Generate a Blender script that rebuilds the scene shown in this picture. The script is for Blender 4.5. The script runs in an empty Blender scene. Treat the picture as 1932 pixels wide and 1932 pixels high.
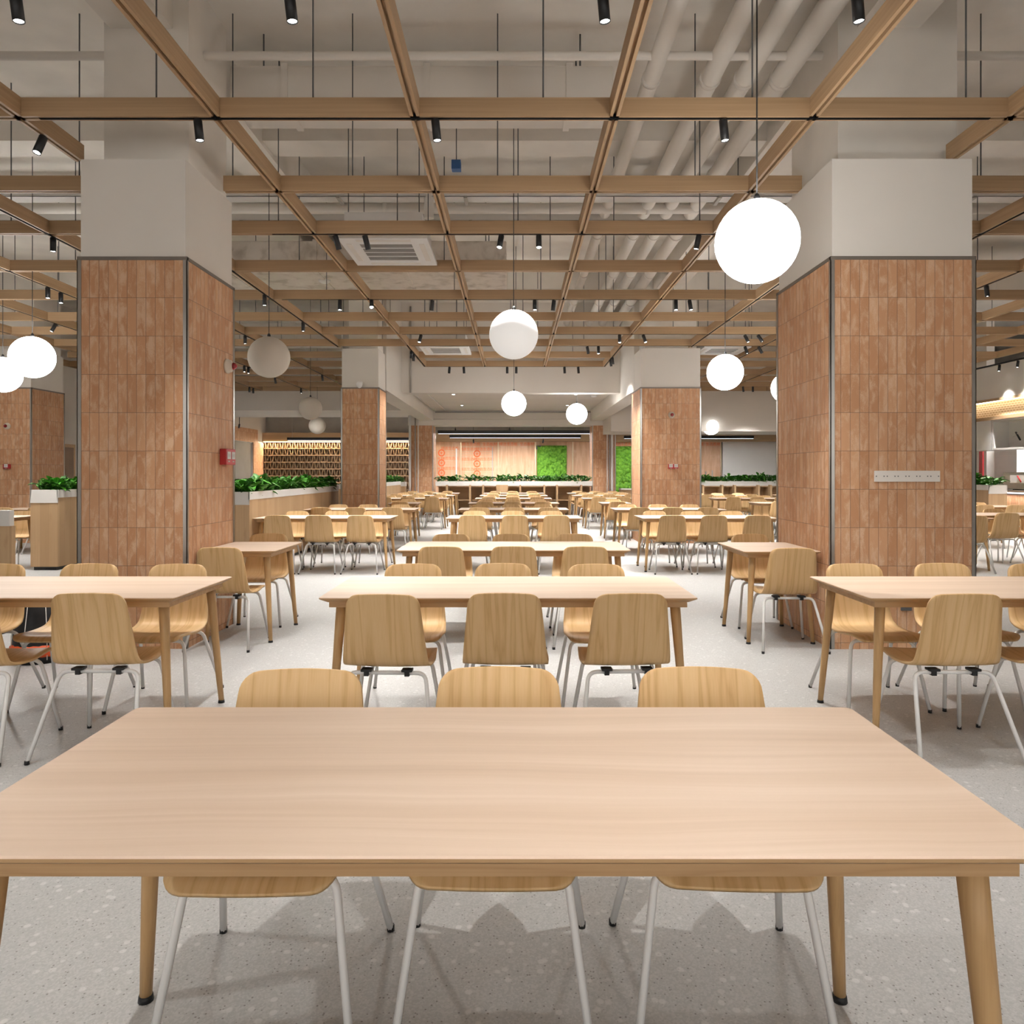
import bpy, bmesh, math, random
import numpy as np
from mathutils import Vector, Matrix
random.seed(7)
scene = bpy.context.scene
COL = scene.collection

# ------------------------------------------------------------------ camera, world, exposure
F = 1385.0 / 1932.0 * 36.0
cam_d = bpy.data.cameras.new('camera'); cam = bpy.data.objects.new('camera', cam_d); COL.objects.link(cam)
cam.location = (0, 0, 1.375); cam.rotation_euler = (math.pi / 2, 0, 0)
cam_d.sensor_width = 36; cam_d.lens = F; cam_d.clip_start = 0.02; cam_d.clip_end = 200
cam_d.shift_x = (966 - 971) / 1932; cam_d.shift_y = -(966 - 893) / 1932
scene.camera = cam
w = bpy.data.worlds.new('world'); scene.world = w; w.use_nodes = True
w.node_tree.nodes['Background'].inputs[0].default_value = (1, 0.95, 0.88, 1)
w.node_tree.nodes['Background'].inputs[1].default_value = 0.15
scene.view_settings.view_transform = 'Standard'
scene.view_settings.look = 'None'
scene.view_settings.gamma = 1
scene.view_settings.use_curve_mapping = False
scene.view_settings.exposure = 0.20
scene.cycles.use_denoising = True
scene.cycles.use_light_tree = False
scene.cycles.max_bounces = 4
scene.cycles.diffuse_bounces = 4
scene.cycles.glossy_bounces = 2
scene.cycles.use_adaptive_sampling = True
scene.cycles.adaptive_threshold = 0.08
scene.cycles.caustics_reflective = False
scene.cycles.caustics_refractive = False
scene.cycles.sample_clamp_indirect = 6
SPOT_W = 225.0
GLOBE_E = 16.0

# unseen fill light added behind the camera to brighten pillar fronts and chair backs
fl = bpy.data.lights.new('front_fill', 'AREA'); fl.shape = 'RECTANGLE'; fl.size = 16; fl.size_y = 3.2; fl.energy = 270; fl.color = (1, .97, .93)
fo = bpy.data.objects.new('front_fill', fl); COL.objects.link(fo); fo.location = (0, -4.86, 2.1); fo.rotation_euler = (math.radians(90), 0, 0)

# ------------------------------------------------------------------ helpers
def px(x, y, Y):
    "pixel of the photograph at depth Y -> world point"
    return Vector(((x - 971) * Y / 1385, Y, 1.375 + (893 - y) * Y / 1385))

ONES = ['', 'first', 'second', 'third', 'fourth', 'fifth', 'sixth', 'seventh', 'eighth', 'ninth', 'tenth', 'eleventh', 'twelfth',
        'thirteenth', 'fourteenth', 'fifteenth', 'sixteenth', 'seventeenth', 'eighteenth', 'nineteenth']
TENS = {20: ('twentieth', 'twenty'), 30: ('thirtieth', 'thirty'), 40: ('fortieth', 'forty'), 50: ('fiftieth', 'fifty')}
def nth(n):
    if n < 20: return ONES[n]
    t = n // 10 * 10
    return TENS[t][0] if n == t else TENS[t][1] + '-' + ONES[n - t]

def tag(o, label=None, cat=None, group=None, kind=None):
    if label: o['label'] = label
    if cat: o['category'] = cat
    if group: o['group'] = group
    if kind: o['kind'] = kind
    return o

def thing(name, label, cat, loc=(0, 0, 0), rz=0, group=None, kind=None):
    o = bpy.data.objects.new(name, None); COL.objects.link(o)
    o.empty_display_size = 0.1
    o.location = loc; o.rotation_euler = (0, 0, rz)
    return tag(o, label, cat, group, kind)

def box_uv(bm):
    uv = bm.loops.layers.uv.verify()
    for f in bm.faces:
        n = f.normal
        ax = max(range(3), key=lambda i: abs(n[i]))
        for l in f.loops:
            c = l.vert.co
            l[uv].uv = (c.y, c.z) if ax == 0 else (c.x, c.z) if ax == 1 else (c.x, c.y)

class MB:
    def __init__(s): s.bm = bmesh.new()
    def box(s, x0, x1, y0, y1, z0, z1, bev=0.0):
        r = bmesh.ops.create_cube(s.bm, size=1)
        for v in r['verts']:
            v.co = Vector((x0 + (v.co.x + .5) * (x1 - x0), y0 + (v.co.y + .5) * (y1 - y0), z0 + (v.co.z + .5) * (z1 - z0)))
        if bev:
            es = {e for v in r['verts'] for e in v.link_edges}
            bmesh.ops.bevel(s.bm, geom=list(es), offset=bev, segments=2, affect='EDGES', profile=.6)
        return s
    def tube(s, pts, r, seg=8, r1=None):
        pts = [Vector(p) for p in pts]; n = len(pts); rings = []
        up = None
        for i, p in enumerate(pts):
            t = (pts[min(i + 1, n - 1)] - pts[max(i - 1, 0)]).normalized()
            if up is None:
                up = t.orthogonal().normalized()
            up = (up - t * up.dot(t)).normalized()
            bn = t.cross(up)
            rr = r if r1 is None else r + (r1 - r) * i / (n - 1)
            rings.append([s.bm.verts.new(p + (up * math.cos(a) + bn * math.sin(a)) * rr) for a in [2 * math.pi * k / seg for k in range(seg)]])
        for a, b in zip(rings, rings[1:]):
            for k in range(seg):
                f = s.bm.faces.new((a[k], a[(k + 1) % seg], b[(k + 1) % seg], b[k])); f.smooth = True
        s.bm.faces.new(list(reversed(rings[0]))); s.bm.faces.new(rings[-1])
        return s
    def lathe(s, prof, seg=24, center=(0, 0, 0)):
        "prof: [(r, z)] from top to bottom"
        c = Vector(center); rings = []
        for r, z in prof:
            if r < 1e-6: rings.append([s.bm.verts.new(c + Vector((0, 0, z)))])
            else: rings.append([s.bm.verts.new(c + Vector((r * math.cos(2 * math.pi * k / seg), r * math.sin(2 * math.pi * k / seg), z))) for k in range(seg)])
        for a, b in zip(rings, rings[1:]):
            for k in range(seg):
                k2 = (k + 1) % seg
                vs = [a[k % len(a)], b[k % len(b)], b[k2 % len(b)], a[k2 % len(a)]]
                vs = list(dict.fromkeys(vs))
                if len(vs) > 2:
                    f = s.bm.faces.new(vs); f.smooth = True
        return s
    def poly_prism(s, pts, z0, z1):
        lo = [s.bm.verts.new((x, y, z0)) for x, y in pts]; hi = [s.bm.verts.new((x, y, z1)) for x, y in pts]
        n = len(pts)
        for i in range(n):
            s.bm.faces.new((lo[i], lo[(i + 1) % n], hi[(i + 1) % n], hi[i]))
        s.bm.faces.new(list(reversed(lo))); s.bm.faces.new(hi)
        return s
    def transform(s, m):
        bmesh.ops.transform(s.bm, matrix=m, verts=s.bm.verts); return s
    def build(s, name, mat, parent=None, loc=None, uv=True):
        bmesh.ops.recalc_face_normals(s.bm, faces=s.bm.faces)
        s.bm.normal_update()
        if uv: box_uv(s.bm)
        me = bpy.data.meshes.new(name); s.bm.to_mesh(me); s.bm.free()
        return link(name, me, mat, parent, loc)

def link(name, me, mat, parent=None, loc=None):
    o = bpy.data.objects.new(name, me); COL.objects.link(o)
    if mat is not None and not me.materials: me.materials.append(mat)
    if parent: o.parent = parent
    if loc: o.location = loc
    return o

def copy_tree(o, parent=None):
    c = o.copy(); COL.objects.link(c)
    if parent: c.parent = parent
    for ch in KIDS.get(o.name, []):
        copy_tree(ch, c)
    return c
KIDS = {}
def remember(root):
    for o in list(bpy.data.objects):
        if o.parent: KIDS.setdefault(o.parent.name, [])
        if o.parent and o not in KIDS[o.parent.name]: KIDS[o.parent.name].append(o)

def structure(o, label=None, cat=None):
    return tag(o, label, cat, kind='structure')

# ------------------------------------------------------------------ materials
def lin(r, g, b):
    f = lambda c: (c / 255 / 12.92) if c / 255 <= .04045 else ((c / 255 + .055) / 1.055) ** 2.4
    return (f(r), f(g), f(b), 1)

class NT:
    def __init__(s, name, rough=.5, spec=.5, metal=0.0):
        s.m = bpy.data.materials.new(name); s.m.use_nodes = True; s.t = s.m.node_tree
        s.b = s.t.nodes['Principled BSDF']
        s.b.inputs['Roughness'].default_value = rough; s.b.inputs['Metallic'].default_value = metal
        s.b.inputs['Specular IOR Level'].default_value = spec
    def n(s, typ, **kw):
        nd = s.t.nodes.new(typ)
        for k, v in kw.items():
            if k.startswith('i_'):
                key = k[2:]; nd.inputs[int(key) if key.isdigit() else key.replace('_', ' ')].default_value = v
            else: setattr(nd, k, v)
        return nd
    def l(s, a, b): s.t.links.new(a, b)
    def ramp(s, fac, stops, interp='LINEAR'):
        r = s.n('ShaderNodeValToRGB'); r.color_ramp.interpolation = interp
        els = r.color_ramp.elements
        while len(els) < len(stops): els.new(.5)
        for e, (p, c) in zip(els, stops): e.position = p; e.color = c
        s.l(fac, r.inputs[0]); return r.outputs[0]
    def math(s, op, a, b=None):
        m = s.n('ShaderNodeMath', operation=op)
        for i, v in enumerate((a, b)):
            if v is None: continue
            if isinstance(v, (int, float)): m.inputs[i].default_value = v
            else: s.l(v, m.inputs[i])
        return m.outputs[0]
    def mix(s, fac, a, b, typ='MIX'):
        m = s.n('ShaderNodeMix', data_type='RGBA', blend_type=typ)
        for i, v in ((0, fac), (6, a), (7, b)):
            if isinstance(v, (int, float)): m.inputs[i].default_value = v
            elif isinstance(v, tuple): m.inputs[i].default_value = v
            else: s.l(v, m.inputs[i])
        return m.outputs[2]
    def noise(s, vec, scale, detail=2, w=None, dist=0.0, rough=.5):
        nd = s.n('ShaderNodeTexNoise', noise_dimensions='4D' if w is not None else '3D')
        nd.inputs['Scale'].default_value = scale; nd.inputs['Detail'].default_value = detail
        nd.inputs['Distortion'].default_value = dist; nd.inputs['Roughness'].default_value = rough
        s.l(vec, nd.inputs['Vector'])
        if w is not None: s.l(w, nd.inputs['W'])
        return nd.outputs['Fac']
    def scaled(s, vec, sc):
        m = s.n('ShaderNodeMapping'); m.inputs['Scale'].default_value = sc; s.l(vec, m.inputs['Vector']); return m.outputs[0]
    def bump(s, h, strength=.2, dist=.01):
        b = s.n('ShaderNodeBump'); b.inputs['Strength'].default_value = strength; b.inputs['Distance'].default_value = dist
        s.l(h, b.inputs['Height']); s.l(b.outputs[0], s.b.inputs['Normal'])
    def color(s, c): 
        if isinstance(c, tuple): s.b.inputs['Base Color'].default_value = c
        else: s.l(c, s.b.inputs['Base Color'])
        return s

def flat(name, c, rough=.5, spec=.5, metal=0.0, var=0.06, vs=3.0):
    "paint or plastic with a slight uneven tone"
    t = NT(name, rough, spec, metal)
    tc = t.n('ShaderNodeTexCoord')
    f = t.noise(tc.outputs['Object'], vs, 3)
    d = tuple(x * (1 - var) for x in c[:3]) + (1,)
    u = tuple(min(1, x * (1 + var)) for x in c[:3]) + (1,)
    t.color(t.ramp(f, [(.3, d), (.7, u)]))
    return t.m

def emis(name, c, strength):
    m = bpy.data.materials.new(name); m.use_nodes = True; t = m.node_tree
    b = t.nodes['Principled BSDF']; b.inputs['Base Color'].default_value = (.8, .8, .8, 1)
    b.inputs['Emission Color'].default_value = c; b.inputs['Emission Strength'].default_value = strength
    return m

def wood(name, cols, coord='Object', scale=(1, 1, 1), rings=9.0, rough=.4, line=.5, spec=.35, rnd=True):
    "long axis is the one with the small scale; growth-ring figure plus fine pores"
    t = NT(name, rough, spec)
    tc = t.n('ShaderNodeTexCoord'); oi = t.n('ShaderNodeObjectInfo')
    wv = t.math('MULTIPLY', oi.outputs['Random'], 37.0) if rnd else t.math('MULTIPLY', 1.0, 3.7)
    v = t.scaled(tc.outputs[coord], scale)
    base = t.noise(v, 1.0, 2, wv, .3)
    r = t.math('FRACT', t.math('MULTIPLY', base, rings))
    r = t.math('ABSOLUTE', t.math('SUBTRACT', t.math('MULTIPLY', r, 2.0), 1.0))
    r = t.math('POWER', r, 2.2)
    fine = t.noise(t.scaled(v, (18, 18, 1.2) if scale[2] < scale[0] else (1.2, 18, 18) if scale[0] < scale[1] else (18, 1.2, 18)), 1.0, 3, wv)
    big = t.noise(v, .5, 1, wv)
    mixv = t.math('ADD', t.math('MULTIPLY', r, line), t.math('MULTIPLY', fine, 1.0 - line * .6))
    mixv = t.math('ADD', t.math('MULTIPLY', mixv, .75), t.math('MULTIPLY', big, .2))
    t.color(t.ramp(mixv, [(.15, cols[0]), (.5, cols[1]), (.95, cols[2])]))
    t.bump(fine, .04, .002)
    return t.m

M = {}
M['white'] = flat('white paint', (.79, .745, .685, 1), .7, .25, var=.04, vs=.8)
M['slab'] = flat('painted slab', (.88, .835, .77, 1), .8, .2, var=.08, vs=1.5)
M['plaster_rough'] = None
M['steel'] = flat('brushed steel', (.42, .40, .37, 1), .28, .5, .85, var=.1)
M['dark_trim'] = flat('dark bronze trim', (.19, .165, .14, 1), .45, .5, .3)
M['black'] = flat('black metal', (.012, .012, .013, 1), .45, .4)
M['white_metal'] = flat('white powder coated steel', (.87, .86, .85, 1), .35, .5, var=.02)
M['white_panel'] = flat('white laminate', (.74, .72, .69, 1), .45, .4, var=.03)
M['plate'] = flat('white plastic plate', (.80, .755, .70, 1), .5, .4, var=.03)
M['grey_dark'] = flat('dark grey plastic', (.10, .10, .10, 1), .5)
M['grey_wall'] = flat('grey wall panel', (.36, .34, .31, 1), .7, .2)
M['red'] = flat('red plastic', (.42, .022, .028, 1), .35, .5)
M['red_lens'] = flat('red lens', (.25, .008, .012, 1), .15, .6)
M['cream'] = flat('cream plastic', (.66, .58, .48, 1), .45)
M['soil'] = flat('dark soil', (.03, .022, .015, 1), .9, .1, var=.4, vs=30)
M['orange'] = flat('orange band', (.75, .10, .02, 1), .5)
M['grey_pipe'] = flat('galvanised conduit', (.42, .40, .37, 1), .4, .5, .5)
M['vent'] = flat('grey return grille', (.28, .26, .24, 1), .5, var=.05)
M['gold'] = flat('pale brass strip', (.72, .56, .36, 1), .3, .5, .6)
M['ink'] = flat('orange print ink', (.82, .19, .07, 1), .7, .2)
M['ink_light'] = flat('faint orange print ink', (.84, .40, .22, 1), .7, .2)
M['door'] = flat('brown door panel', (.16, .085, .035, 1), .5, .4, var=.15)
M['shutter'] = flat('grey roller shutter', (.22, .20, .175, 1), .6, .3)

A1, A2, A3 = (.75, .52, .275, 1), (.69, .455, .22, 1), (.54, .32, .125, 1)
M['ash'] = wood('ash veneer', (A1, A2, A3), 'UV', (13.0, .7, 1), 6.0, .42, .55)
M['ash_edge'] = None
M['beech'] = wood('beech leg', ((.60, .39, .19, 1), (.52, .325, .15, 1), (.42, .25, .11, 1)), 'Object', (14, 14, 1.0), 5.0, .4, .4)
M['apron'] = wood('beech apron', ((.55, .36, .19, 1), (.48, .30, .15, 1), (.38, .22, .10, 1)), 'Object', (1.0, 14, 14), 5.0, .45, .4)

def laminate():
    t = NT('pale wood laminate', .5, .3)
    tc = t.n('ShaderNodeTexCoord'); oi = t.n('ShaderNodeObjectInfo')
    wv = t.math('MULTIPLY', oi.outputs['Random'], 21.0)
    warp = t.noise(t.scaled(tc.outputs['Object'], (1.2, 3, 1)), 1.0, 2, wv)
    add = t.n('ShaderNodeVectorMath', operation='ADD')
    cmb = t.n('ShaderNodeCombineXYZ'); t.l(t.math('MULTIPLY', warp, .10), cmb.inputs[1])
    t.l(tc.outputs['Object'], add.inputs[0]); t.l(cmb.outputs[0], add.inputs[1])
    band = t.noise(t.scaled(add.outputs[0], (.35, 13, 1)), 1.0, 2, wv)
    grain = t.noise(t.scaled(add.outputs[0], (1.6, 75, 1)), 1.0, 3, wv)
    v = t.math('ADD', t.math('MULTIPLY', band, .65), t.math('MULTIPLY', grain, .35))
    t.color(t.ramp(v, [(.26, (.54, .40, .295, 1)), (.48, (.62, .473, .36, 1)), (.72, (.70, .555, .445, 1))]))
    return t.m
M['laminate'] = laminate()

def beam_wood():
    t = NT('grid beam wood', .5, .3)
    tc = t.n('ShaderNodeTexCoord')
    a = t.noise(t.scaled(tc.outputs['UV'], (.9, 55, 1)), 1.0, 3)
    b = t.noise(t.scaled(tc.outputs['UV'], (.3, 9, 1)), 1.0, 2)
    t.color(t.ramp(t.math('ADD', t.math('MULTIPLY', a, .5), t.math('MULTIPLY', b, .5)), [(.3, (.33, .21, .112, 1)), (.7, (.45, .30, .172, 1))]))
    return t.m
M['beam'] = beam_wood()

def panel_wood():
    t = NT('oak board cladding', .5, .3)
    tc = t.n('ShaderNodeTexCoord')
    br = t.n('ShaderNodeTexBrick', offset=0.0); t.l(tc.outputs['UV'], br.inputs['Vector'])
    br.inputs['Scale'].default_value = 1; br.inputs['Brick Width'].default_value = .12; br.inputs['Row Height'].default_value = 6
    br.inputs['Mortar Size'].default_value = .0015
    br.inputs['Color1'].default_value = (.47, .315, .175, 1); br.inputs['Color2'].default_value = (.56, .385, .225, 1); br.inputs['Mortar'].default_value = (.36, .235, .13, 1)
    a = t.noise(t.scaled(tc.outputs['UV'], (60, 1.3, 1)), 1.0, 3)
    kn = t.noise(t.scaled(tc.outputs['UV'], (9, 2.2, 1)), 1.0, 3)
    c = t.mix(t.math('MULTIPLY', a, .45), br.outputs[0], (.34, .21, .10, 1))
    c = t.mix(t.ramp(kn, [(.62, (0, 0, 0, 1)), (.8, (.5, .5, .5, 1))]), c, (.30, .18, .09, 1))
    t.color(c)
    return t.m
M['panel'] = panel_wood()

def tile():
    t = NT('terracotta tile', .62, .3)
    tc = t.n('ShaderNodeTexCoord')
    mp = t.n('ShaderNodeMapping'); mp.inputs['Location'].default_value = (.02, -3.05 % .3 * -1 + .3, 0); t.l(tc.outputs['UV'], mp.inputs['Vector'])
    mp.inputs['Location'].default_value = (.022, .25, 0)
    br = t.n('ShaderNodeTexBrick', offset=0.0); t.l(mp.outputs[0], br.inputs['Vector'])
    br.inputs['Scale'].default_value = 1; br.inputs['Brick Width'].default_value = .0735; br.inputs['Row Height'].default_value = .30
    br.inputs['Mortar Size'].default_value = .0016; br.inputs['Mortar Smooth'].default_value = .1
    br.inputs['Color1'].default_value = (0, 0, 0, 1); br.inputs['Color2'].default_value = (1, 1, 1, 1); br.inputs['Mortar'].default_value = (.5, .5, .5, 1)
    rnd = br.outputs['Color']
    # each tile gets its own piece of the cloudy glaze
    cm = t.n('ShaderNodeCombineXYZ'); t.l(t.math('MULTIPLY', rnd, 40.0), cm.inputs[2])
    ad = t.n('ShaderNodeVectorMath', operation='ADD'); t.l(tc.outputs['UV'], ad.inputs[0]); t.l(cm.outputs[0], ad.inputs[1])
    cloud = t.noise(t.scaled(ad.outputs[0], (16, 6, 1)), 1.0, 4, dist=.6, rough=.62)
    speck = t.noise(t.scaled(ad.outputs[0], (1, 1, 1)), 190.0, 2)
    base = t.ramp(rnd, [(0.0, (.49, .248, .126, 1)), (.5, (.55, .292, .155, 1)), (1.0, (.61, .345, .192, 1))])
    pale = t.ramp(t.math('ADD', cloud, t.math('MULTIPLY', t.math('SUBTRACT', speck, .5), .35)), [(.46, (0, 0, 0, 1)), (.66, (1, 1, 1, 1))])
    c = t.mix(t.math('MULTIPLY', pale, .50), base, (.75, .56, .40, 1))
    c = t.mix(br.outputs['Fac'], c, (.16, .105, .07, 1))
    t.color(c)
    t.bump(t.math('SUBTRACT', 1.0, br.outputs['Fac']), .35, .003)
    return t.m
M['tile'] = tile()

def terrazzo():
    t = NT('grey terrazzo', .42, .4)
    tc = t.n('ShaderNodeTexCoord')
    v1 = t.n('ShaderNodeTexVoronoi'); v1.inputs['Scale'].default_value = 70; t.l(tc.outputs['Object'], v1.inputs['Vector'])
    v2 = t.n('ShaderNodeTexVoronoi'); v2.inputs['Scale'].default_value = 26; t.l(tc.outputs['Object'], v2.inputs['Vector'])
    v3 = t.n('ShaderNodeTexVoronoi'); v3.inputs['Scale'].default_value = 180; t.l(tc.outputs['Object'], v3.inputs['Vector'])
    big = t.noise(tc.outputs['Object'], .6, 3)
    base = t.ramp(big, [(.3, (.40, .396, .388, 1)), (.7, (.47, .465, .456, 1))])
    fine = t.ramp(v3.outputs['Color'], [(.3, (.85, .85, .85, 1)), (.8, (1.08, 1.08, 1.08, 1))])
    c = t.mix(.7, base, fine, 'MULTIPLY')
    s1 = t.ramp(v1.outputs['Distance'], [(.14, (1, 1, 1, 1)), (.24, (0, 0, 0, 1))])
    sel1 = t.ramp(v1.outputs['Color'], [(.5, (0, 0, 0, 1)), (.56, (1, 1, 1, 1))])
    c = t.mix(t.math('MULTIPLY', t.math('MULTIPLY', s1, sel1), .8), c, (.16, .145, .13, 1))
    s2 = t.ramp(v2.outputs['Distance'], [(.2, (1, 1, 1, 1)), (.3, (0, 0, 0, 1))])
    sel2 = t.ramp(v2.outputs['Color'], [(.55, (0, 0, 0, 1)), (.6, (1, 1, 1, 1))])
    c = t.mix(t.math('MULTIPLY', t.math('MULTIPLY', s2, sel2), .5), c, (.64, .63, .615, 1))
    t.color(c)
    return t.m
M['terrazzo'] = terrazzo()

def ply():
    t = NT('raw plywood', .65, .25)
    tc = t.n('ShaderNodeTexCoord')
    a = t.noise(t.scaled(tc.outputs['UV'], (7, .9, 1)), 1.0, 4, dist=.8)
    b = t.noise(tc.outputs['UV'], 2.2, 3)
    c = t.ramp(a, [(.3, (.62, .36, .215, 1)), (.6, (.74, .47, .30, 1)), (.8, (.80, .56, .39, 1))])
    c = t.mix(t.ramp(b, [(.55, (0, 0, 0, 1)), (.75, (.6, .6, .6, 1))]), c, (.82, .60, .44, 1))
    t.color(c)
    return t.m
M['ply'] = ply()

def rough_plaster():
    t = NT('painted sprayed lagging', .85, .15)
    tc = t.n('ShaderNodeTexCoord')
    a = t.noise(t.scaled(tc.outputs['Object'], (1, 1, 1)), 5.0, 6, dist=.5)
    c = t.ramp(a, [(.3, (.52, .46, .39, 1)), (.5, (.74, .68, .61, 1)), (.75, (.80, .745, .675, 1))])
    t.color(c); t.bump(a, .5, .03)
    return t.m
M['plaster_rough'] = rough_plaster()

def weave():
    t = NT('woven lattice band', .5, .3)
    tc = t.n('ShaderNodeTexCoord')
    br = t.n('ShaderNodeTexBrick'); t.l(tc.outputs['UV'], br.inputs['Vector'])
    br.inputs['Scale'].default_value = 1; br.inputs['Brick Width'].default_value = .10; br.inputs['Row Height'].default_value = .05
    br.inputs['Mortar Size'].default_value = .009
    br.inputs['Color1'].default_value = (.40, .26, .13, 1); br.inputs['Color2'].default_value = (.46, .30, .16, 1); br.inputs['Mortar'].default_value = (.72, .56, .36, 1)
    t.color(br.outputs[0])
    return t.m
M['weave'] = weave()

def leaf_mat(name, c0, c1, rough=.38):
    t = NT(name, rough, .5)
    tc = t.n('ShaderNodeTexCoord'); oi = t.n('ShaderNodeObjectInfo')
    a = t.noise(tc.outputs['Object'], 14.0, 2, t.math('MULTIPLY', oi.outputs['Random'], 9.0))
    t.color(t.ramp(a, [(.3, c0), (.7, c1)]))
    return t.m
M['leaf'] = leaf_mat('glossy green leaves', (.020, .095, .009, 1), (.085, .34, .025, 1))
M['moss'] = leaf_mat('bright preserved moss', (.06, .20, .010, 1), (.19, .42, .03, 1), .85)
M['globe_on'] = emis('lit opal glass', (1, .985, .96, 1), GLOBE_E)
M['globe_dim'] = emis('dim opal glass', (1, .98, .94, 1), .33)
M['globe_off'] = flat('unlit opal glass', (.66, .60, .52, 1), .6, .2, var=.01)
M['lens_on'] = emis('spotlight lens', (1, .97, .92, 1), 25.0)
M['lens_off'] = flat('dark lens', (.03, .03, .03, 1), .2)
M['led'] = emis('linear led diffuser', (.82, .87, 1, 1), 1.6)
M['led_warm'] = emis('warm led strip', (1, .80, .52, 1), 9.0)

# ------------------------------------------------------------------ room shell
XL, XR, YB, YF, ZC = -10.85, 14.2, 32.0, -5.0, 5.4
def sbox(name, mat, *b, label=None, cat=None):
    return structure(MB().box(*b).build(name, mat), label, cat)
sbox('floor', M['terrazzo'], XL - .2, XR + .2, YF - .2, YB + .2, -.12, 0)
sbox('ceiling', M['slab'], XL - .2, XR + .2, YF - .2, YB + .2, ZC, ZC + .15)
wl = MB(); wl.box(XL - .2, XL, YF - .2, 26.9, 0, ZC); wl.box(XL - .2, XL, 26.9, 30.4, 2.64, ZC); wl.box(XL - .2, XL, 30.4, YB + .2, 0, ZC)
structure(wl.build('wall_left', M['white']))
sbox('wall_right', M['grey_wall'], XR, XR + .2, YF - .2, YB + .2, 0, ZC)
sbox('wall_rear', M['grey_wall'], XL, XR, YB, YB + .2, 0, ZC)
sbox('wall_front', M['white'], XL, XR, YF - .2, YF, 0, ZC)
# added window frame and panes, invented to give the fill light a source
w1 = thing('added_window_1', None, None, kind='structure')
wf = MB(); wf.box(-8.1, 8.1, YF, YF + .08, .38, .48); wf.box(-8.1, 8.1, YF, YF + .08, 3.72, 3.82)
for k in range(9): wf.box(-8.1 + k * 2.0125, -8.0 + k * 2.0125, YF, YF + .08, .48, 3.72)
wf.build('added_window_frame', M['dark_trim'], w1)
MB().box(-8.0, 8.0, YF + .02, YF + .03, .48, 3.72).build('added_window_pane', M['white_panel'], w1)
sbox('wall_partition', M['white'], 11.7, 11.9, 18.2, YB, 0, ZC)
# the high ceiling steps down towards the rear
sbox('ceiling_bulkhead', M['white'], -2.67, 2.49, 17.3, 17.6, 3.27, ZC)
sbox('ceiling_drop', M['white'], -2.67, 2.49, 17.6, 24.1, 3.44, ZC)
sbox('wall_upper_left', M['white'], -3.1, -2.67, 15.3, 24.1, 3.10, ZC)
sbox('wall_upper_right', M['white'], 2.49, 2.9, 15.3, 24.1, 3.10, ZC)
sbox('ceiling_bulkhead_left', M['white'], XL, -3.1, 22.1, 24.8, 3.27, ZC)
sbox('ceiling_bulkhead_right', M['white'], 2.9, 11.7, 22.1, 24.1, 2.64, ZC)
sbox('ceiling_beam_rear', M['white'], -3.5, 3.4, 24.1, 24.9, 2.95, ZC)
sbox('ceiling_rear', M['slab'], XL, 11.7, 24.9, YB, 4.05, 4.2)
# timber fascia over the rear wall finishes
sbox('trim_1', M['beam'], XL, 11.7, 31.55, YB, 2.74, 3.12)
# left side wall cladding beside the grey shutter opening
structure(MB().box(XL, XL + .04, 24.8, 30.9, 2.66, 3.2).build('trim_2', M['tile']))
structure(MB().box(XL, XL + .04, 30.4, 31.9, 0, 2.66).build('trim_3', M['tile']))
structure(MB().box(XL - .15, XL - .05, 26.9, 30.4, 0, 2.64).build('door_1', M['shutter']))
# brown side door in the left wall
d2 = thing('door_2', None, None, kind='structure')
MB().box(XL, XL + .05, 16.9, 18.05, 0, 2.08).build('door_frame', M['apron'], d2)
MB().box(XL + .05, XL + .07, 17.0, 17.95, 0, 2.0).build('door_leaf', M['door'], d2)

# ------------------------------------------------------------------ pillars
def pillar(x0, x1, y0, y1, label, head=(3.07, 3.84), core=True):
    p = thing('pillar', label, 'pillar', kind='structure')
    MB().box(x0, x1, y0, y1, 0, 3.05).build('tile_cladding', M['tile'], p)
    g = .014
    MB().box(x0 + g, x1 - g, y0 + g, y1 - g, 3.05, head[1]).build('plaster_head', M['white'], p)
    if core:
        MB().box(x0 + .12, x1 - .05, y0 + .15, y1 - .05, head[1], ZC).build('concrete_core', M['slab'], p)
    tr = MB(); t_ = .006
    for a, b, c, d in ((x0 - t_, x1 + t_, y0 - t_, y0 + .02), (x0 - t_, x1 + t_, y1 - .02, y1 + t_), (x0 - t_, x0 + .02, y0, y1), (x1 - .02, x1 + t_, y0, y1)):
        tr.box(a, b, c, d, 3.045, 3.072)
    tr.build('top_trim', M['dark_trim'], p)
    for cx, sx in ((x0, 1), (x1, -1)):
        for cy, sy in ((y0, 1), (y1, -1)):
            c = MB(); a = cx - sx * t_; b = cy - sy * t_
            c.box(min(a, cx + sx * .026), max(a, cx + sx * .026), min(b, cy), max(b, cy), 0, 3.045)
            c.box(min(a, cx), max(a, cx), min(b, cy + sy * .026), max(b, cy + sy * .026), 0, 3.045)
            c.build('corner_trim', M['steel'], p)
    return p
P1 = (-3.42, -2.57, 5.75, 6.72); P2 = (2.474, 3.60, 5.74, 6.92)
P3 = (-3.43, -2.68, 14.5, 15.3); P4 = (2.48, 3.67, 14.45, 15.57)
pillar(*P1, 'terracotta tiled pillar close to camera with red alarm box on its side')
pillar(*P2, 'terracotta tiled pillar close to camera with white perforated strip on it')
pillar(*P3, 'slim distant tiled pillar carrying the white security camera')
pillar(*P4, 'distant tiled pillar with twin red call box on its front')
pillar(-10.4, -9.55, 14.5, 15.57, 'tiled pillar at far side behind the short plant divider')
pillar(-3.47, -2.69, 24.2, 25.0, 'rear tiled pillar beside the plain end of the planter counter', head=(3.07, 3.4), core=False)
pillar(2.56, 3.33, 24.2, 25.0, 'rear tiled pillar next to the moss panel with white pipes', head=(3.07, 3.4), core=False)

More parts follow.
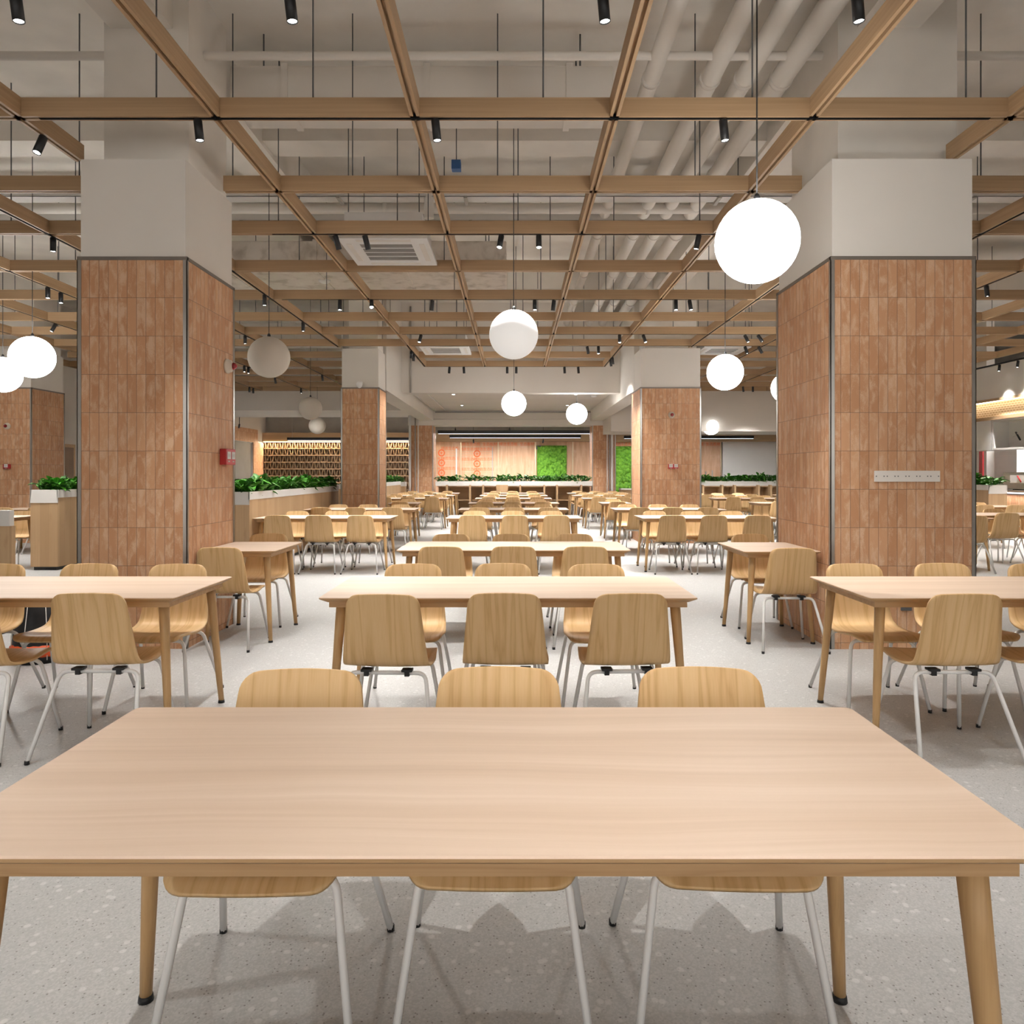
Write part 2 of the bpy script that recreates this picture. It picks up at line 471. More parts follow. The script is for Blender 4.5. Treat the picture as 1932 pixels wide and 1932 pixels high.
# ------------------------------------------------------------------ wooden ceiling grid
ZG = 3.84
grid = thing('ceiling_grid', 'suspended open grid of pale wood beams under the ceiling services', 'ceiling grid')
CROSS = [-3.0, -1.6, -.3, 1.05, 2.4, 3.75, 5.1, 6.43, 7.57, 8.96, 10.41, 11.85, 13.02, 14.21, 15.66, 16.96, 18.3, 19.6, 20.8, 21.95]
LONG = [-10.3, -8.93, -7.55, -6.17, -4.81, -3.44, -2.07, -.69, .69, 2.07, 3.44, 4.81, 6.17, 7.55, 8.93, 10.3]
HW, GW, BH = .033, .011, .13
def split_at(a, b, cuts, g):
    cs = sorted(c for c in cuts if a + .05 < c < b - .05); e = [a]
    for c in cs: e += [c - g, c + g]
    e.append(b); return list(zip(e[::2], e[1::2]))
def beam(axis, pos, a, b, cuts, name):
    m = MB()
    def bx(u0, u1, v0, v1, z0, z1):
        m.box(u0, u1, v0, v1, z0, z1) if axis == 'x' else m.box(v0, v1, u0, u1, z0, z1)
    bx(a, b, pos - HW, pos + HW, ZG + .03, ZG + BH)
    for s0, s1 in split_at(a, b, cuts, GW):
        bx(s0, s1, pos - HW, pos - GW, ZG, ZG + .031); bx(s0, s1, pos + GW, pos + HW, ZG, ZG + .031)
    m.bm.normal_update()
    uv = m.bm.loops.layers.uv.verify()
    o = m.build(name, M['beam'], grid)
    if axis == 'y':   # run the grain along the beam on its underside too
        me = o.data; ul = me.uv_layers[0].data
        for p in me.polygons:
            if abs(p.normal.z) > .5:
                for li in p.loop_indices:
                    c = me.vertices[me.loops[li].vertex_index].co; ul[li].uv = (c.y, c.x)
    return o
def minus(a, b, holes):
    seg = [(a, b)]
    for h0, h1 in holes:
        ns = []
        for s, e in seg:
            if h1 <= s or h0 >= e: ns.append((s, e))
            else:
                if h0 > s: ns.append((s, h0))
                if h1 < e: ns.append((h1, e))
        seg = ns
    return [x for x in seg if x[1] - x[0] > .2]
pil = [P1, P2, P3, P4, (-10.4, -9.55, 14.5, 15.57)]
for x in LONG:
    end = 16.99 if abs(x) < 2.2 else 21.98
    holes = [(p[2] + .06, p[3] + .02) for p in pil if p[0] < x + .05 and p[1] > x - .05]
    if 3 < abs(x) < 3.6: holes.append((14.4, 40))
    for a, b in minus(-3.05, end, holes): beam('y', x, a, b, CROSS, 'long_beam')
for y in CROSS:
    if y < 17: rng = (-10.33, 10.33)
    holes = [(p[0] + .03, p[1] + .03) for p in pil if p[2] < y + .1 and p[3] > y - .1]
    if 15.4 < y < 17: holes += [(-3.47, -2.1), (2.1, 3.47)]
    if y > 17: holes.append((-3.48, 3.48))
    for a, b in minus(-10.33, 10.33, holes): beam('x', y, a, b, LONG, 'cross_beam')
M['track'] = flat('matt black track', (.008, .008, .008, 1), .9, .05)
def track(axis, pos, a, b):
    m = MB()
    if axis == 'x': m.box(a, b, pos - .0125, pos + .0125, ZG - .003, ZG + .026)
    else: m.box(pos - .0125, pos + .0125, a, b, ZG - .003, ZG + .026)
    m.build('light_track', M['track'], grid)
track('x', 7.57, -2.5, 2.05); track('x', 10.41, -3.3, 3.3); track('x', 13.02, -2.0, 6.0); track('x', 14.21, 2.1, 6.0)
track('x', 14.21, -2.0, 2.0); track('x', 16.96, -2.05, 2.05); track('x', 3.75, -3.3, 3.3); track('x', 5.1, -3.3, 3.3); track('x', 1.05, -4, 4)
track('y', -8.93, 4.5, 13); track('y', -3.44, 6.9, 14.3); track('y', -4.81, 5.0, 21.9); track('y', 4.81, 5.0, 21.9); track('y', -6.17, 5.0, 21.9)
track('y', 3.44, 7.1, 14.3); track('y', -2.07, 14.2, 16.95); track('y', 2.07, 14.2, 16.95); track('y', -7.55, 5, 21.9); track('y', 6.17, 9, 21.9)

# ------------------------------------------------------------------ track spotlights
ids = {}
def spotlight(loc, aim, on=True, watts=1.0, label=None, size=78, name='track_spotlight', group='track spotlights on the ceiling grid', drop=.03, light=True):
    "loc: point on the track; aim: direction of the beam"
    d = Vector(aim).normalized()
    t = thing(name, label, 'spotlight', loc, group=group)
    neck = MB().tube([(0, 0, .0), (0, 0, -drop - .01)], .009, 8).build('neck', M['black'], t)
    q = Vector((0, 0, -1)).rotation_difference(d).to_matrix().to_4x4()
    base = Vector((0, 0, -drop))
    m = MB().lathe([(0, .02), (.026, .02), (.029, .016), (.029, -.125), (.025, -.125), (.025, -.118)], 14)
    m.transform(Matrix.Translation(base) @ q); m.build('body', M['black'], t)
    m = MB().lathe([(0, -.117), (.024, -.117), (.024, -.119), (0, -.1195)], 12)
    m.transform(Matrix.Translation(base) @ q); m.build('lens', M['lens_on'] if on else M['lens_off'], t)
    if light:
        ld = bpy.data.lights.new('spot', 'SPOT'); ld.energy = SPOT_W * watts; ld.spot_size = math.radians(size); ld.spot_blend = .7
        ld.shadow_soft_size = .010; ld.color = (1, .97, .935)
        lo = bpy.data.objects.new('spot_beam', ld); COL.objects.link(lo); lo.parent = t
        lo.location = base + d * .14; lo.rotation_euler = Vector((0, 0, -1)).rotation_difference(d).to_euler()
    return t
def at_grid(x, y):
    Y = 2.465 * 1385 / (893 - y); return ((x - 971) * Y / 1385, Y)
rows = {}
def add(row, X, Y, aim=(0, 0, -1), **k): rows.setdefault(row, []).append((X, Y, aim, k))
# seen in the photograph
for x, aim in ((633, (.25, .3, -1)), (689, (.22, .3, -1)), (945.5, (-.15, -.3, -1)), (1016.5, (0, -.3, -1)), (1318, (-.2, .05, -1))): add('the track just before the large ceiling cassette', (x - 971) * 7.57 / 1385, 7.57, aim)
for x, aim in ((641.5, (0, -.1, -1)), (815.5, (-.1, .2, -1)), (1009, (0, -.1, -1)), (1045, (-.1, .2, -1)), (1275, (0, -.1, -1)), (1301, (.15, -.1, -1))): add('the track behind the large ceiling cassette', (x - 971) * 10.41 / 1385, 10.41, aim)
add('the track behind the large ceiling cassette', -2.03, 10.41, (.15, -.75, -1))
for x, aim in ((794, (-.2, -.3, -1)), (1169, (0, -.2, -1)), (1214, (.3, -.2, -1)), (1406, (.45, -.2, -1)), (1431, (.6, -.2, -1))): add('the track level with the distant pillars', (x - 971) * 13.02 / 1385, 13.02, aim, watts=1.4)
for x, aim in ((1108, (.2, .2, -1)), (1129, (0, -.1, -1)), (1406, (.3, -.1, -1)), (1432, (.5, -.1, -1))): add('the track before the small ceiling cassette', (x - 971) * 14.21 / 1385, 14.21, aim, watts=1.2)
for Y in (14.75, 15.1): add('the end of the long beam by the slim distant pillar', -2.07, Y, (-.1, .1, -1), watts=.2)
for Y in (15.55, 15.85): add('the end of the long beam by the distant call box pillar', 2.07, Y, (.15, .2, -1), watts=.3)
for x, aim in ((848, (-.2, .25, -1)), (875, (.2, .25, -1)), (957, (0, .3, -1)), (974, (0, .3, -1)), (1065, (.15, .25, -1)), (1091, (.2, .25, -1))): add('the last crossbeam before the white bulkhead', (x - 971) * 16.96 / 1385, 16.96, (aim[0] * .4, .02, -1), watts=.9, size=42)
for Y in (5.35, 10.1, 11.94): add('the long beam running between the slim pillars', -3.44, Y, (-.15, -.35, -1) if Y < 6 else (0, 0, -1), watts=.6 if Y < 6 else 1)
for Y in (7.65, 13.1, 18.35): add('the long beam over the long plant divider', -4.81, Y, (0, .55, -1) if Y > 18 else (0, 0, -1), size=100 if Y > 18 else 78)
for Y in (9.7, 9.98, 16.75, 17.0, 18.9, 21.2): add('the second long beam past the pillars', -6.17, Y, (0, .55, -1) if Y == 18.9 else (.05, -.05, -1), light=Y != 21.2, size=100 if Y == 18.9 else 78)
for Y in (12.06, 20.9, 21.2): add('the outermost visible long beam', -7.55, Y, (-.35, -.3, -1) if Y < 13 else (0, 0, -1))
for X, Y in ((6.47, 20.8), (6.75, 20.8)): add('the crossbeam before the wide white bulkhead', X, Y, (.2, .25, -1) if X < 6.6 else (.1, .3, -1), watts=1.3)
# unseen fixtures added for more light at the front and in the aisles
for X in (-2.55, -1.15, .45, 1.75, 2.9): add('the added fill row over the nearest gap between tables', X, 3.75, (.1, .06, -1), watts=.38)
for X in (-2.2, -.55, 1.45): add('the added fill row just before the near tiled pillars', X, 5.1, (.1, .02, -1), watts=1.05, size=66)
for X in (-3.2, -1.2, 1.1, 3.2): add('the added fill row above the camera', X, 1.05, (.08, .1, -1), watts=.8)
for Y in (5.6, 9.2, 12.0, 16.0, 19.5): add('the added fill row past the white strip pillar', 4.81, Y, (.1, .55 if Y > 19 else 0, -1), size=100 if Y > 19 else 78)
for Y in (9.6, 13.6, 17.2): add('the second added fill row past the white strip pillar', 6.17, Y, (.1, .7 if Y > 17 else 0, -1), size=100 if Y > 17 else 78)
add('the added fill row above the strip pillar', 3.44, 9.3)
for Y in (5.2, 8.4, 11.4): add('the added fill row nearest the left wall', -8.93, Y, (0, .25, -1), watts=1.3)
for row, L in rows.items():
    for i, (X, Y, aim, k) in enumerate(sorted(L, key=lambda a: (a[0], a[1]))):
        k['watts'] = k.get('watts', 1.0) * (1.8 if Y > 14 else 1.15 if Y > 9 else 1.0)
        lab = f'black spotlight, {nth(i + 1)} on {row}'
        spotlight((X, Y, ZG), aim, label=lab, **k)

for i, X in enumerate((-1.6, 0, 1.6)):  # unseen downlights added to brighten the rear tables and floor
    for j, Y in enumerate((19.2, 22.3)):
        t = thing('fill_downlight', f'added flush fill downlight under the dropped ceiling, {nth(i + 1)} from left in {"front" if j == 0 else "rear"} row', 'downlight', (X, Y, 3.44), group='added fill downlights in the dropped ceiling')
        MB().lathe([(.055, 0), (.055, -.006), (.04, -.006), (.038, 0)], 18).build('rim', M['white_metal'], t)
        MB().lathe([(.039, -.001), (.039, -.004), (0, -.004)], 18).build('diffuser', M['lens_on'], t)
        ld = bpy.data.lights.new('downlight', 'SPOT'); ld.energy = SPOT_W * 1.5; ld.spot_size = math.radians(110); ld.spot_blend = .4; ld.shadow_soft_size = .03; ld.color = (1, .96, .92)
        lo = bpy.data.objects.new('fill_downlight_beam', ld); COL.objects.link(lo); lo.parent = t; lo.location = (0, 0, -.02)
t = thing('kitchen_light_track', 'black light track along the top of the serving counter fascia', 'light track')
MB().box(10.78, 10.82, 9, 18.2, 3.80, 3.83).build('track_bar', M['black'], t)
for k in range(5): MB().box(10.79, 10.81, 9.5 + 2 * k, 9.53 + 2 * k, 3.83, 4.3).build('bracket', M['black'], t)
for i, Y in enumerate((11.5, 13.6, 15.75, 16.35)):
    spotlight((10.8, Y, 3.80), (-.12, 0, -1), watts=1.6, size=74, label=f'black spotlight, {nth(i + 1)} from front on the serving counter track', group='spotlights on the serving counter track')
# ------------------------------------------------------------------ globe pendants
def globe(X, Y, state, label, Z=2.79, R=.25):
    t = thing('globe_pendant', label, 'pendant light', (X, Y, Z), group='opal globe pendants')
    n = 20
    prof = [(R * math.sin(math.pi * k / n), R * math.cos(math.pi * k / n)) for k in range(n + 1)]; prof[0] = (0, R); prof[-1] = (0, -R)
    MB().lathe(prof, 40).build('globe', M['globe_' + state], t)
    MB().lathe([(0, R + .04), (.012, R + .04), (.02, R + .02), (.02, R - .006), (0, R - .006)], 12).build('cap', M['black'], t)
    MB().tube([(0, 0, R + .035), (0, 0, ZC - Z - .03)], .0045, 6).build('cord', M['black'], t)
    MB().lathe([(0, ZC - Z), (.06, ZC - Z), (.06, ZC - Z - .025), (0, ZC - Z - .03)], 16).build('ceiling_rose', M['black'], t)
globe(1.48, 4.485, 'on', 'largest lit white globe pendant hanging before the strip pillar')
globe(-.01, 7.49, 'dim', 'dimly lit globe pendant hanging over the middle table column')
globe(-.015, 14.9, 'on', 'lit globe pendant hanging straight below the dim middle globe')
globe(1.48, 17.5, 'on', 'lit globe pendant beside the distant call box pillar')
globe(2.95, 10.29, 'on', 'lit globe pendant between the two pillars with white heads')
globe(5.96, 22.27, 'on', 'smallest lit globe pendant before the wide white bulkhead')
globe(4.51, 12.17, 'on', 'lit globe pendant half hidden behind the strip pillar')
globe(-2.995, 8.95, 'off', 'unlit globe pendant beside the red alarm pillar')
globe(-4.45, 16.0, 'off', 'unlit globe pendant over the long plant divider')
globe(-5.86, 21.8, 'off', 'small unlit globe pendant just below another unlit globe')
globe(-5.88, 8.95, 'on', 'lit globe pendant left of the alarm box pillar, uppermost of its cluster')
globe(-7.35, 10.54, 'on', 'lit globe pendant cut by the left edge, middle of its cluster')
globe(-8.65, 11.9, 'on', 'lit globe pendant barely showing at left edge, lowest of its cluster')

# ------------------------------------------------------------------ tables
def table_proto(L, D, near):
    t = thing('dining_table', None, 'table')
    hx, hy = L / 2, D / 2
    def ring(bm, ins, z, r=.02):
        vs = []
        for cx, cy, a0 in ((hx - ins - r, hy - ins - r, 0), (-hx + ins + r, hy - ins - r, 90), (-hx + ins + r, -hy + ins + r, 180), (hx - ins - r, -hy + ins + r, 270)):
            for k in range(4):
                a = math.radians(a0 + 30 * k); vs.append(bm.verts.new((cx + r * math.cos(a), cy + r * math.sin(a), z)))
        return vs
    m = MB(); rs = [ring(m.bm, .004, .75), ring(m.bm, 0, .747), ring(m.bm, 0, .741), ring(m.bm, .032, .722)]
    m.bm.faces.new(rs[0]); m.bm.faces.new(list(reversed(rs[-1])))
    for a, b in zip(rs, rs[1:]):
        for k in range(16): m.bm.faces.new((a[k], b[k], b[(k + 1) % 16], a[(k + 1) % 16]))
    top = m.build('tabletop', M['laminate'], t)
    top.data.materials.append(M['apron'])
    for p in top.data.polygons:
        if p.normal.z < .3: p.material_index = 1
    i = .045
    ap = MB()
    ap.box(-hx + i, hx - i, -hy + i, -hy + i + .022, .694, .723); ap.box(-hx + i, hx - i, hy - i - .022, hy - i, .694, .723)
    ap.box(-hx + i, -hx + i + .022, -hy + i + .022, hy - i - .022, .694, .723); ap.box(hx - i - .022, hx - i, -hy + i + .022, hy - i - .022, .694, .723)
    ap.build('apron', M['apron'], t)
    for sx in (-1, 1):
        for sy in (-1, 1):
            a = Vector((sx * (hx - .098), sy * (hy - .098), .722)); b = Vector((sx * (hx - .05), sy * (hy - .05), .014))
            lg = MB().tube([a.lerp(b, k / 4) for k in range(5)], .027, 12, .0155).build('leg', M['beech'], t)
            if near: MB().lathe([(0, .016), (.0175, .016), (.0195, .0), (0, 0)], 12, (b.x, b.y, 0)).build('foot_cap', M['black'], lg)
    remember(t)
    return t
TAB = {}
used = set()
def table(kind, X, Y, label, rz=0.0, near=False):
    "X centre, Y near edge"
    L, D = (1.91, .77) if kind == 'long' else (.62, .79)
    k = (kind, near)
    if k not in TAB: TAB[k] = table_proto(L, D, near)
    o = TAB[k] if k not in used else copy_tree(TAB[k]); used.add(k)
    o.location = (X, Y + D / 2, 0); o.rotation_euler = (0, 0, rz)
    o['label'] = label; o['group'] = 'long dining tables' if kind == 'long' else 'two seat tables by the pillars'
    return o

# ------------------------------------------------------------------ chairs
def catmull(P, n):
    P = [Vector(p) for p in P]; out = []
    P = [P[0] * 2 - P[1]] + P + [P[-1] * 2 - P[-2]]
    for i in range(1, len(P) - 2):
        for k in range(n):
            t = k / n; a, b, c, d = P[i - 1:i + 3]
            out.append(.5 * ((2 * b) + (c - a) * t + (2 * a - 5 * b + 4 * c - d) * t * t + (3 * b - a - 3 * c + d) * t ** 3))
    out.append(P[-2]); return out
def shell_mesh(near):
    prof = catmull([(-.262, .79), (-.232, .675), (-.205, .55), (-.182, .475), (-.148, .434), (-.09, .417), (.02, .413), (.13, .424), (.195, .426), (.232, .408)], 12)
    d = [0]
    for a, b in zip(prof, prof[1:]): d.append(d[-1] + (b - a).length)
    S = d[-1]
    def at(s):
        s = min(max(s, 0), S)
        for i in range(1, len(d)):
            if d[i] >= s:
                f = (s - d[i - 1]) / max(1e-9, d[i] - d[i - 1]); return prof[i - 1].lerp(prof[i], f)
        return prof[-1]
    r = .048
    ss = [0, .003, .008, .016, .028, .042] + [.06 + (S - .12) * k / (22 if near else 14) for k in range((22 if near else 14) + 1)] + [S - .042, S - .028, S - .016, S - .008, S - .003, S]
    def half(s):
        if s < .36: h = .172 + (.210 - .172) * (s / .36) ** .9
        elif s < .55: h = .210 + .006 * (s - .36) / .19
        else: h = .216 - .02 * (s - .55) / (S - .55)
        e = min(s, S - s)
        if e < r: h = h - r + math.sqrt(max(0, r * r - (r - e) ** 2))
        return h
    bm = bmesh.new(); uv = bm.loops.layers.uv.verify()
    nu = 12 if near else 8; rows_ = []
    for s in ss:
        p = at(s); h = half(s); row = []
        back = max(0, 1 - s / .40)
        for k in range(nu + 1):
            u = -1 + 2 * k / nu; x = u * h
            yy = p.x + .022 * (x / .2) ** 2 * back; zz = p.y + (.010 * (1 - (x / .19) ** 2) * max(0, 1 - s / .15))
            if s > .36: zz += .006 * (x / .2) ** 2
            row.append(bm.verts.new((x, yy, zz)))
        rows_.append(row)
    for i in range(len(ss) - 1):
        for k in range(nu):
            f = bm.faces.new((rows_[i][k], rows_[i + 1][k], rows_[i + 1][k + 1], rows_[i][k + 1])); f.smooth = True
    bm.normal_update()
    bmesh.ops.recalc_face_normals(bm, faces=bm.faces)
    bmesh.ops.solidify(bm, geom=list(bm.faces), thickness=.012)
    bmesh.ops.recalc_face_normals(bm, faces=bm.faces)
    # unroll: u across the shell, v along the profile
    for f in bm.faces:
        for l in f.loops:
            c = l.vert.co
            best = min(range(len(prof)), key=lambda i: (prof[i].x - c.y) ** 2 + (prof[i].y - c.z) ** 2)
            l[uv].uv = (c.x, d[best])
    for f in bm.faces: f.smooth = True
    me = bpy.data.meshes.new('seat_shell'); bm.to_mesh(me); bm.free()
    return me
def bend(a, b, c, r, n=5):
    "polyline a-b-c with the corner at b rounded"
    a, b, c = Vector(a), Vector(b), Vector(c)
    p = b + (a - b).normalized() * r; q = b + (c - b).normalized() * r
    return [a] + [(p.lerp(b, t)).lerp(b.lerp(q, t), t) for t in [k / n for k in range(n + 1)]] + [c]
def chair_proto(near):
    t = thing('shell_chair', None, 'chair')
    me = shell_mesh(near); sh = link('seat_shell', me, M['ash'], t)
    seg = 8 if near else 6
    for y0, x0, y1, x1, z in ((-.135, .19, -.30, .25, .397), (.115, .18, .20, .235, .396)):
        MB().tube([(-.10, y0, z), (.10, y0, z)], .0105, seg).build('crossbar', M['white_metal'], t)
        for sx in (-1, 1):
            lg = MB().tube(bend((sx * .10, y0, z), (sx * x0, y0, z), (sx * x1, y1, .008), .045), .0105, seg).build('leg', M['white_metal'], t)
            if near: MB().lathe([(0, .018), (.0115, .018), (.0115, 0), (0, 0)], 8, (sx * x1, y1, 0)).build('foot_cap', M['black'], lg)
    if near:
        for sx in (-1, 1):
            m = MB(); m.box(sx * .10 - .026, sx * .10 + .026, -.16, -.11, .405, .417, .002); m.box(sx * .10 - .012, sx * .10 + .012, -.152, -.12, .382, .408, .002)
            m.build('clip', M['black'], t)
            m = MB(); m.box(sx * .10 - .02, sx * .10 + .02, .09, .14, .402, .414, .002); m.build('clip', M['black'], t)
    remember(t)
    return t
CH = {}; chused = set()
def chair(X, Y, rz, label, near):
    if near not in CH: CH[near] = chair_proto(near)
    o = CH[near] if near not in chused else copy_tree(CH[near]); chused.add(near)
    o.location = (X, Y, 0); o.rotation_euler = (0, 0, rz); o['label'] = label; o['group'] = 'light wood shell chairs'
    return o
OFF_N = (-.585, -.005, .59); OFF_F = (-.60, -.03, .555)
SEAT = ('left', 'middle', 'right')
def dining(col, n, X, Y, chairs='both', near=False, xo=None, jit=.018, dx1=0):
    table('long', X, Y, f'long pale wood dining table, {n} of the {col}', near=near)
    for side in ('near', 'far'):
        if chairs != 'both' and chairs != side: continue
        for k in range(3):
            dx = (OFF_N if side == 'near' else OFF_F)[k] + dx1 + random.uniform(-jit, jit)
            y = Y + .07 + random.uniform(-.02, .02) if side == 'near' else Y + .77 - .04 + random.uniform(-.03, .03)
            rz = (0 if side == 'near' else math.pi) + random.uniform(-.05, .05)
            chair(X + dx, y, rz, f'light wood chair, {SEAT[k]} on {side} side of {n} table in {col}', near)
def small(col, X, Y, cx1, cx2, near=False):
    table('small', X, Y, f'small two seat table against the {col}', near=near)
    chair(cx1, Y + .02, random.uniform(-.05, .05), f'light wood chair on near side of small table by the {col}', near)
    chair(cx2, Y + .79 + .03, math.pi + random.uniform(-.05, .05), f'light wood chair on far side of small table by the {col}', near)
mid = 'middle column'
for n, X, Y in ((1, -.057, 1.195), (2, -.033, 3.685), (3, -.01, 5.97), (4, -.01, 10.2), (5, -.02, 12.6), (6, -.02, 15.25), (7, -.03, 18.1), (8, -.03, 20.5), (9, -.03, 22.85)):
    nm = 'nearest' if n == 1 else nth(n)
    dining(mid, nm, X, Y, 'far' if n == 1 else 'both', near=n < 5, jit=.004 if n == 1 else .018, dx1=.04 if n == 1 else 0)
for n, X, Y in ((1, -2.665, 3.685), (2, -2.69, 10.2), (3, -2.68, 12.6), (4, -2.62, 18.1), (5, -2.68, 20.5), (6, -2.71, 22.85)):
    dining('left column', 'nearest' if n == 1 else nth(n), X, Y, near=n < 3)
for n, X, Y in ((1, 2.74, 3.685), (2, 2.735, 10.2), (3, 2.69, 12.6), (4, 2.65, 18.1), (5, 2.62, 20.5), (6, 2.62, 22.85)):
    dining('right column', 'nearest' if n == 1 else nth(n), X, Y, near=n < 3)
small('red alarm pillar', -2.245, 5.92, -2.29, -2.33, True)
small('white strip pillar', 2.145, 5.87, 2.15, 2.22, True)
small('slim distant pillar', -2.33, 15.2, -2.33, -2.36)
small('distant call box pillar', 2.13, 15.25, 2.12, 2.18)
for n, X, Y in ((1, 5.72, 10.2), (2, 6.05, 15.3), (3, 5.92, 18.1), (4, 5.9, 20.3)):
    dining('aisle past strip pillar', 'nearest' if n == 1 else nth(n), X, Y)
for n, X, Y in ((1, 7.78, 10.9), (2, 8.6, 13.6), (3, 8.5, 18.1), (4, 8.45, 20.6)):
    dining('serving counter aisle', 'nearest' if n == 1 else nth(n), X, Y)
for n, X, Y in ((1, -8.05, 10.2), (2, -8.05, 12.6)):
    dining('far left aisle', 'nearest' if n == 1 else nth(n), X, Y)

# ------------------------------------------------------------------ plants and planters
def leaf(bm, base, d, L, W, droop):
    d = d.normalized(); side = d.cross(Vector((0, 0, 1)))
    if side.length < .05: side = Vector((1, 0, 0))
    side.normalize(); up = side.cross(d)
    rowsv = []
    for t, wv in ((0, .08), (.25, .75), (.5, 1), (.78, .62), (1, .03)):
        c = base + d * (L * t) - Vector((0, 0, droop * L * t * t))
        rowsv.append([bm.verts.new(c - side * W * wv * .5 + up * .012 * wv), bm.verts.new(c - up * .006), bm.verts.new(c + side * W * wv * .5 + up * .012 * wv)])
    for a, b in zip(rowsv, rowsv[1:]):
        for k in (0, 1):
            f = bm.faces.new((a[k], a[k + 1], b[k + 1], b[k])); f.smooth = True
def plant_mesh(seed, R=.19, H=.24, n=46):
    rs = random.Random(seed); bm = bmesh.new()
    for i in range(n):
        a = rs.uniform(0, 6.283); e = rs.uniform(.05, 1.0)
        d = Vector((math.cos(a) * math.cos(e), math.sin(a) * math.cos(e), math.sin(e)))
        st = Vector((math.cos(a) * rs.uniform(0, R * .55), math.sin(a) * rs.uniform(0, R * .55), rs.uniform(.01, H * .62)))
        leaf(bm, st, d, rs.uniform(.09, .16), rs.uniform(.05, .085), rs.uniform(.1, .6))
    for i in range(7):   # stems
        a = rs.uniform(0, 6.283); p = Vector((math.cos(a) * R * .3, math.sin(a) * R * .3, 0))
        vs = [bm.verts.new(p + Vector(v)) for v in ((-.004, 0, -.01), (.004, 0, -.01), (.003, 0, H * .7), (-.003, 0, H * .7))]
        bm.faces.new(vs)
    me = bpy.data.meshes.new('leafy_plant'); bm.to_mesh(me); bm.free(); me.materials.append(M['leaf']); return me
PM = [plant_mesh(i) for i in range(5)]
def plant(X, Y, Z, s, label, group, k):
    o = bpy.data.objects.new('leafy_plant', PM[k % 5]); COL.objects.link(o)
    o.location = (X, Y, Z); o.rotation_euler = (0, 0, random.uniform(0, 6.28)); o.scale = (s, s, s * random.uniform(.85, 1.15))
    tag(o, label, 'plant', group)
def planter(label, x0, x1, y0, y1, zb, zt, name='planter_divider', front=None, depth=.0):
    "timber box with a white metal trough on top; front: bottom of the deeper end panel"
    t = thing(name, label, 'planter')
    MB().box(x0 + .03, x1 - .03, y0 + .03, y1 - .03, 0, .05).build('plinth', M['black'], t)
    MB().box(x0, x1, y0, y1, .05, zb).build('timber_base', M['panel'], t)
    tr = MB(); w_ = .012; e = .006
    tr.box(x0 - e, x0 + w_, y0 - e, y1 + e, zb, zt); tr.box(x1 - w_, x1 + e, y0 - e, y1 + e, zb, zt)
    tr.box(x0, x1, y0 - e, y0 + w_, front or zb, zt); tr.box(x0, x1, y1 - w_, y1 + e, zb, zt)
    tr.build('white_trough', M['white_panel'], t)
    MB().box(x0 + w_, x1 - w_, y0 + w_, y1 - w_, zb, zt - .03).build('soil', M['soil'], t)
    return t
planter('long timber plant divider with white trough behind the alarm box pillar', -4.12, -3.65, 10.1, 15.2, 1.01, 1.12, front=.94)
n = 0
for yy in np.arange(10.28, 15.1, .235):
    for j, xx in enumerate((-3.99, -3.79)):
        n += 1; plant(xx + random.uniform(-.03, .03), yy + random.uniform(-.05, .05), 1.085, random.uniform(1.0, 1.25), f'green leafy plant, {nth(int((n + 1) // 2))} from front, {"aisle" if j else "wall"} side of long divider', 'plants in the long divider', n)
planter('short end of timber plant divider left of the alarm box pillar', -6.86, -6.47, 10.4, 15.0, 1.03, 1.142, front=.955)
n = 0
for yy in np.arange(10.56, 12.6, .235):
    for j, xx in enumerate((-6.75, -6.58)):
        n += 1; plant(xx + random.uniform(-.02, .02), yy, 1.105, random.uniform(.95, 1.15), f'green leafy plant, {nth((n + 1) // 2)} from front, {"aisle" if j else "wall"} side of left divider', 'plants in the left divider', n)
t = thing('low_divider', 'low white topped timber divider cut off at the left edge', 'divider')
MB().box(-7.3, -6.10, 8.9, 8.97, 0, .735).build('timber_base', M['panel'], t); MB().box(-7.3, -6.12, 8.895, 8.975, .735, .925).build('white_top', M['white_panel'], t)
planter('timber plant divider behind the slim distant pillar', -4.1, -3.65, 17.0, 23.5, 1.01, 1.12)
n = 0
for yy in np.arange(17.2, 23.4, .33):
    n += 1; plant(-3.85 + random.uniform(-.05, .05), yy, 1.085, random.uniform(1.05, 1.3), f'green leafy plant, {nth(n)} in the divider behind the slim pillar', 'plants behind the slim pillar', n)
planter('short return of the rear plant divider beside back pillar', -3.95, -3.52, 23.55, 23.9, .96, 1.1)
plant(-3.75, 23.72, 1.065, 1.1, 'green leafy plant on the short return by back pillar', 'plants behind the slim pillar', 2)

def counter(label, x0, x1, yf, fins, planted=True):
    t = thing('planter_counter', label, 'counter')
    MB().box(x0, x1, yf + .45, yf + .50, 0, .97).build('back_panel', M['apron'], t)
    MB().box(x0, x1, yf + .02, yf + .50, .47, .50).build('shelf', M['panel'], t)
    MB().box(x0, x1, yf, yf + .5, .93, .965).build('worktop', M['panel'], t)
    if planted:
        tr = MB(); tr.box(x0 - .05, x1 + .03, yf - .015, yf, .965, 1.115); tr.box(x0 - .05, x1 + .03, yf + .3, yf + .315, .965, 1.115)
        tr.box(x0 - .05, x0 - .035, yf, yf + .3, .965, 1.115); tr.box(x1 + .015, x1 + .03, yf, yf + .3, .965, 1.115)
        tr.build('white_trough', M['white_panel'], t)
        MB().box(x0 - .03, x1 + .01, yf, yf + .3, .965, 1.08).build('soil', M['soil'], t)
    for fx in fins: MB().box(fx - .028, fx + .028, yf - .22, yf + .45, 0, .995).build('fin', M['panel'], t)
    return t
YC = 24.12
counter('rear planter counter with timber fins between the two back pillars', -2.55, 2.52, YC, [(x - 971) * 23.95 / 1385 for x in (843, 887, 911.5, 981.5, 1027, 1051, 1097)])
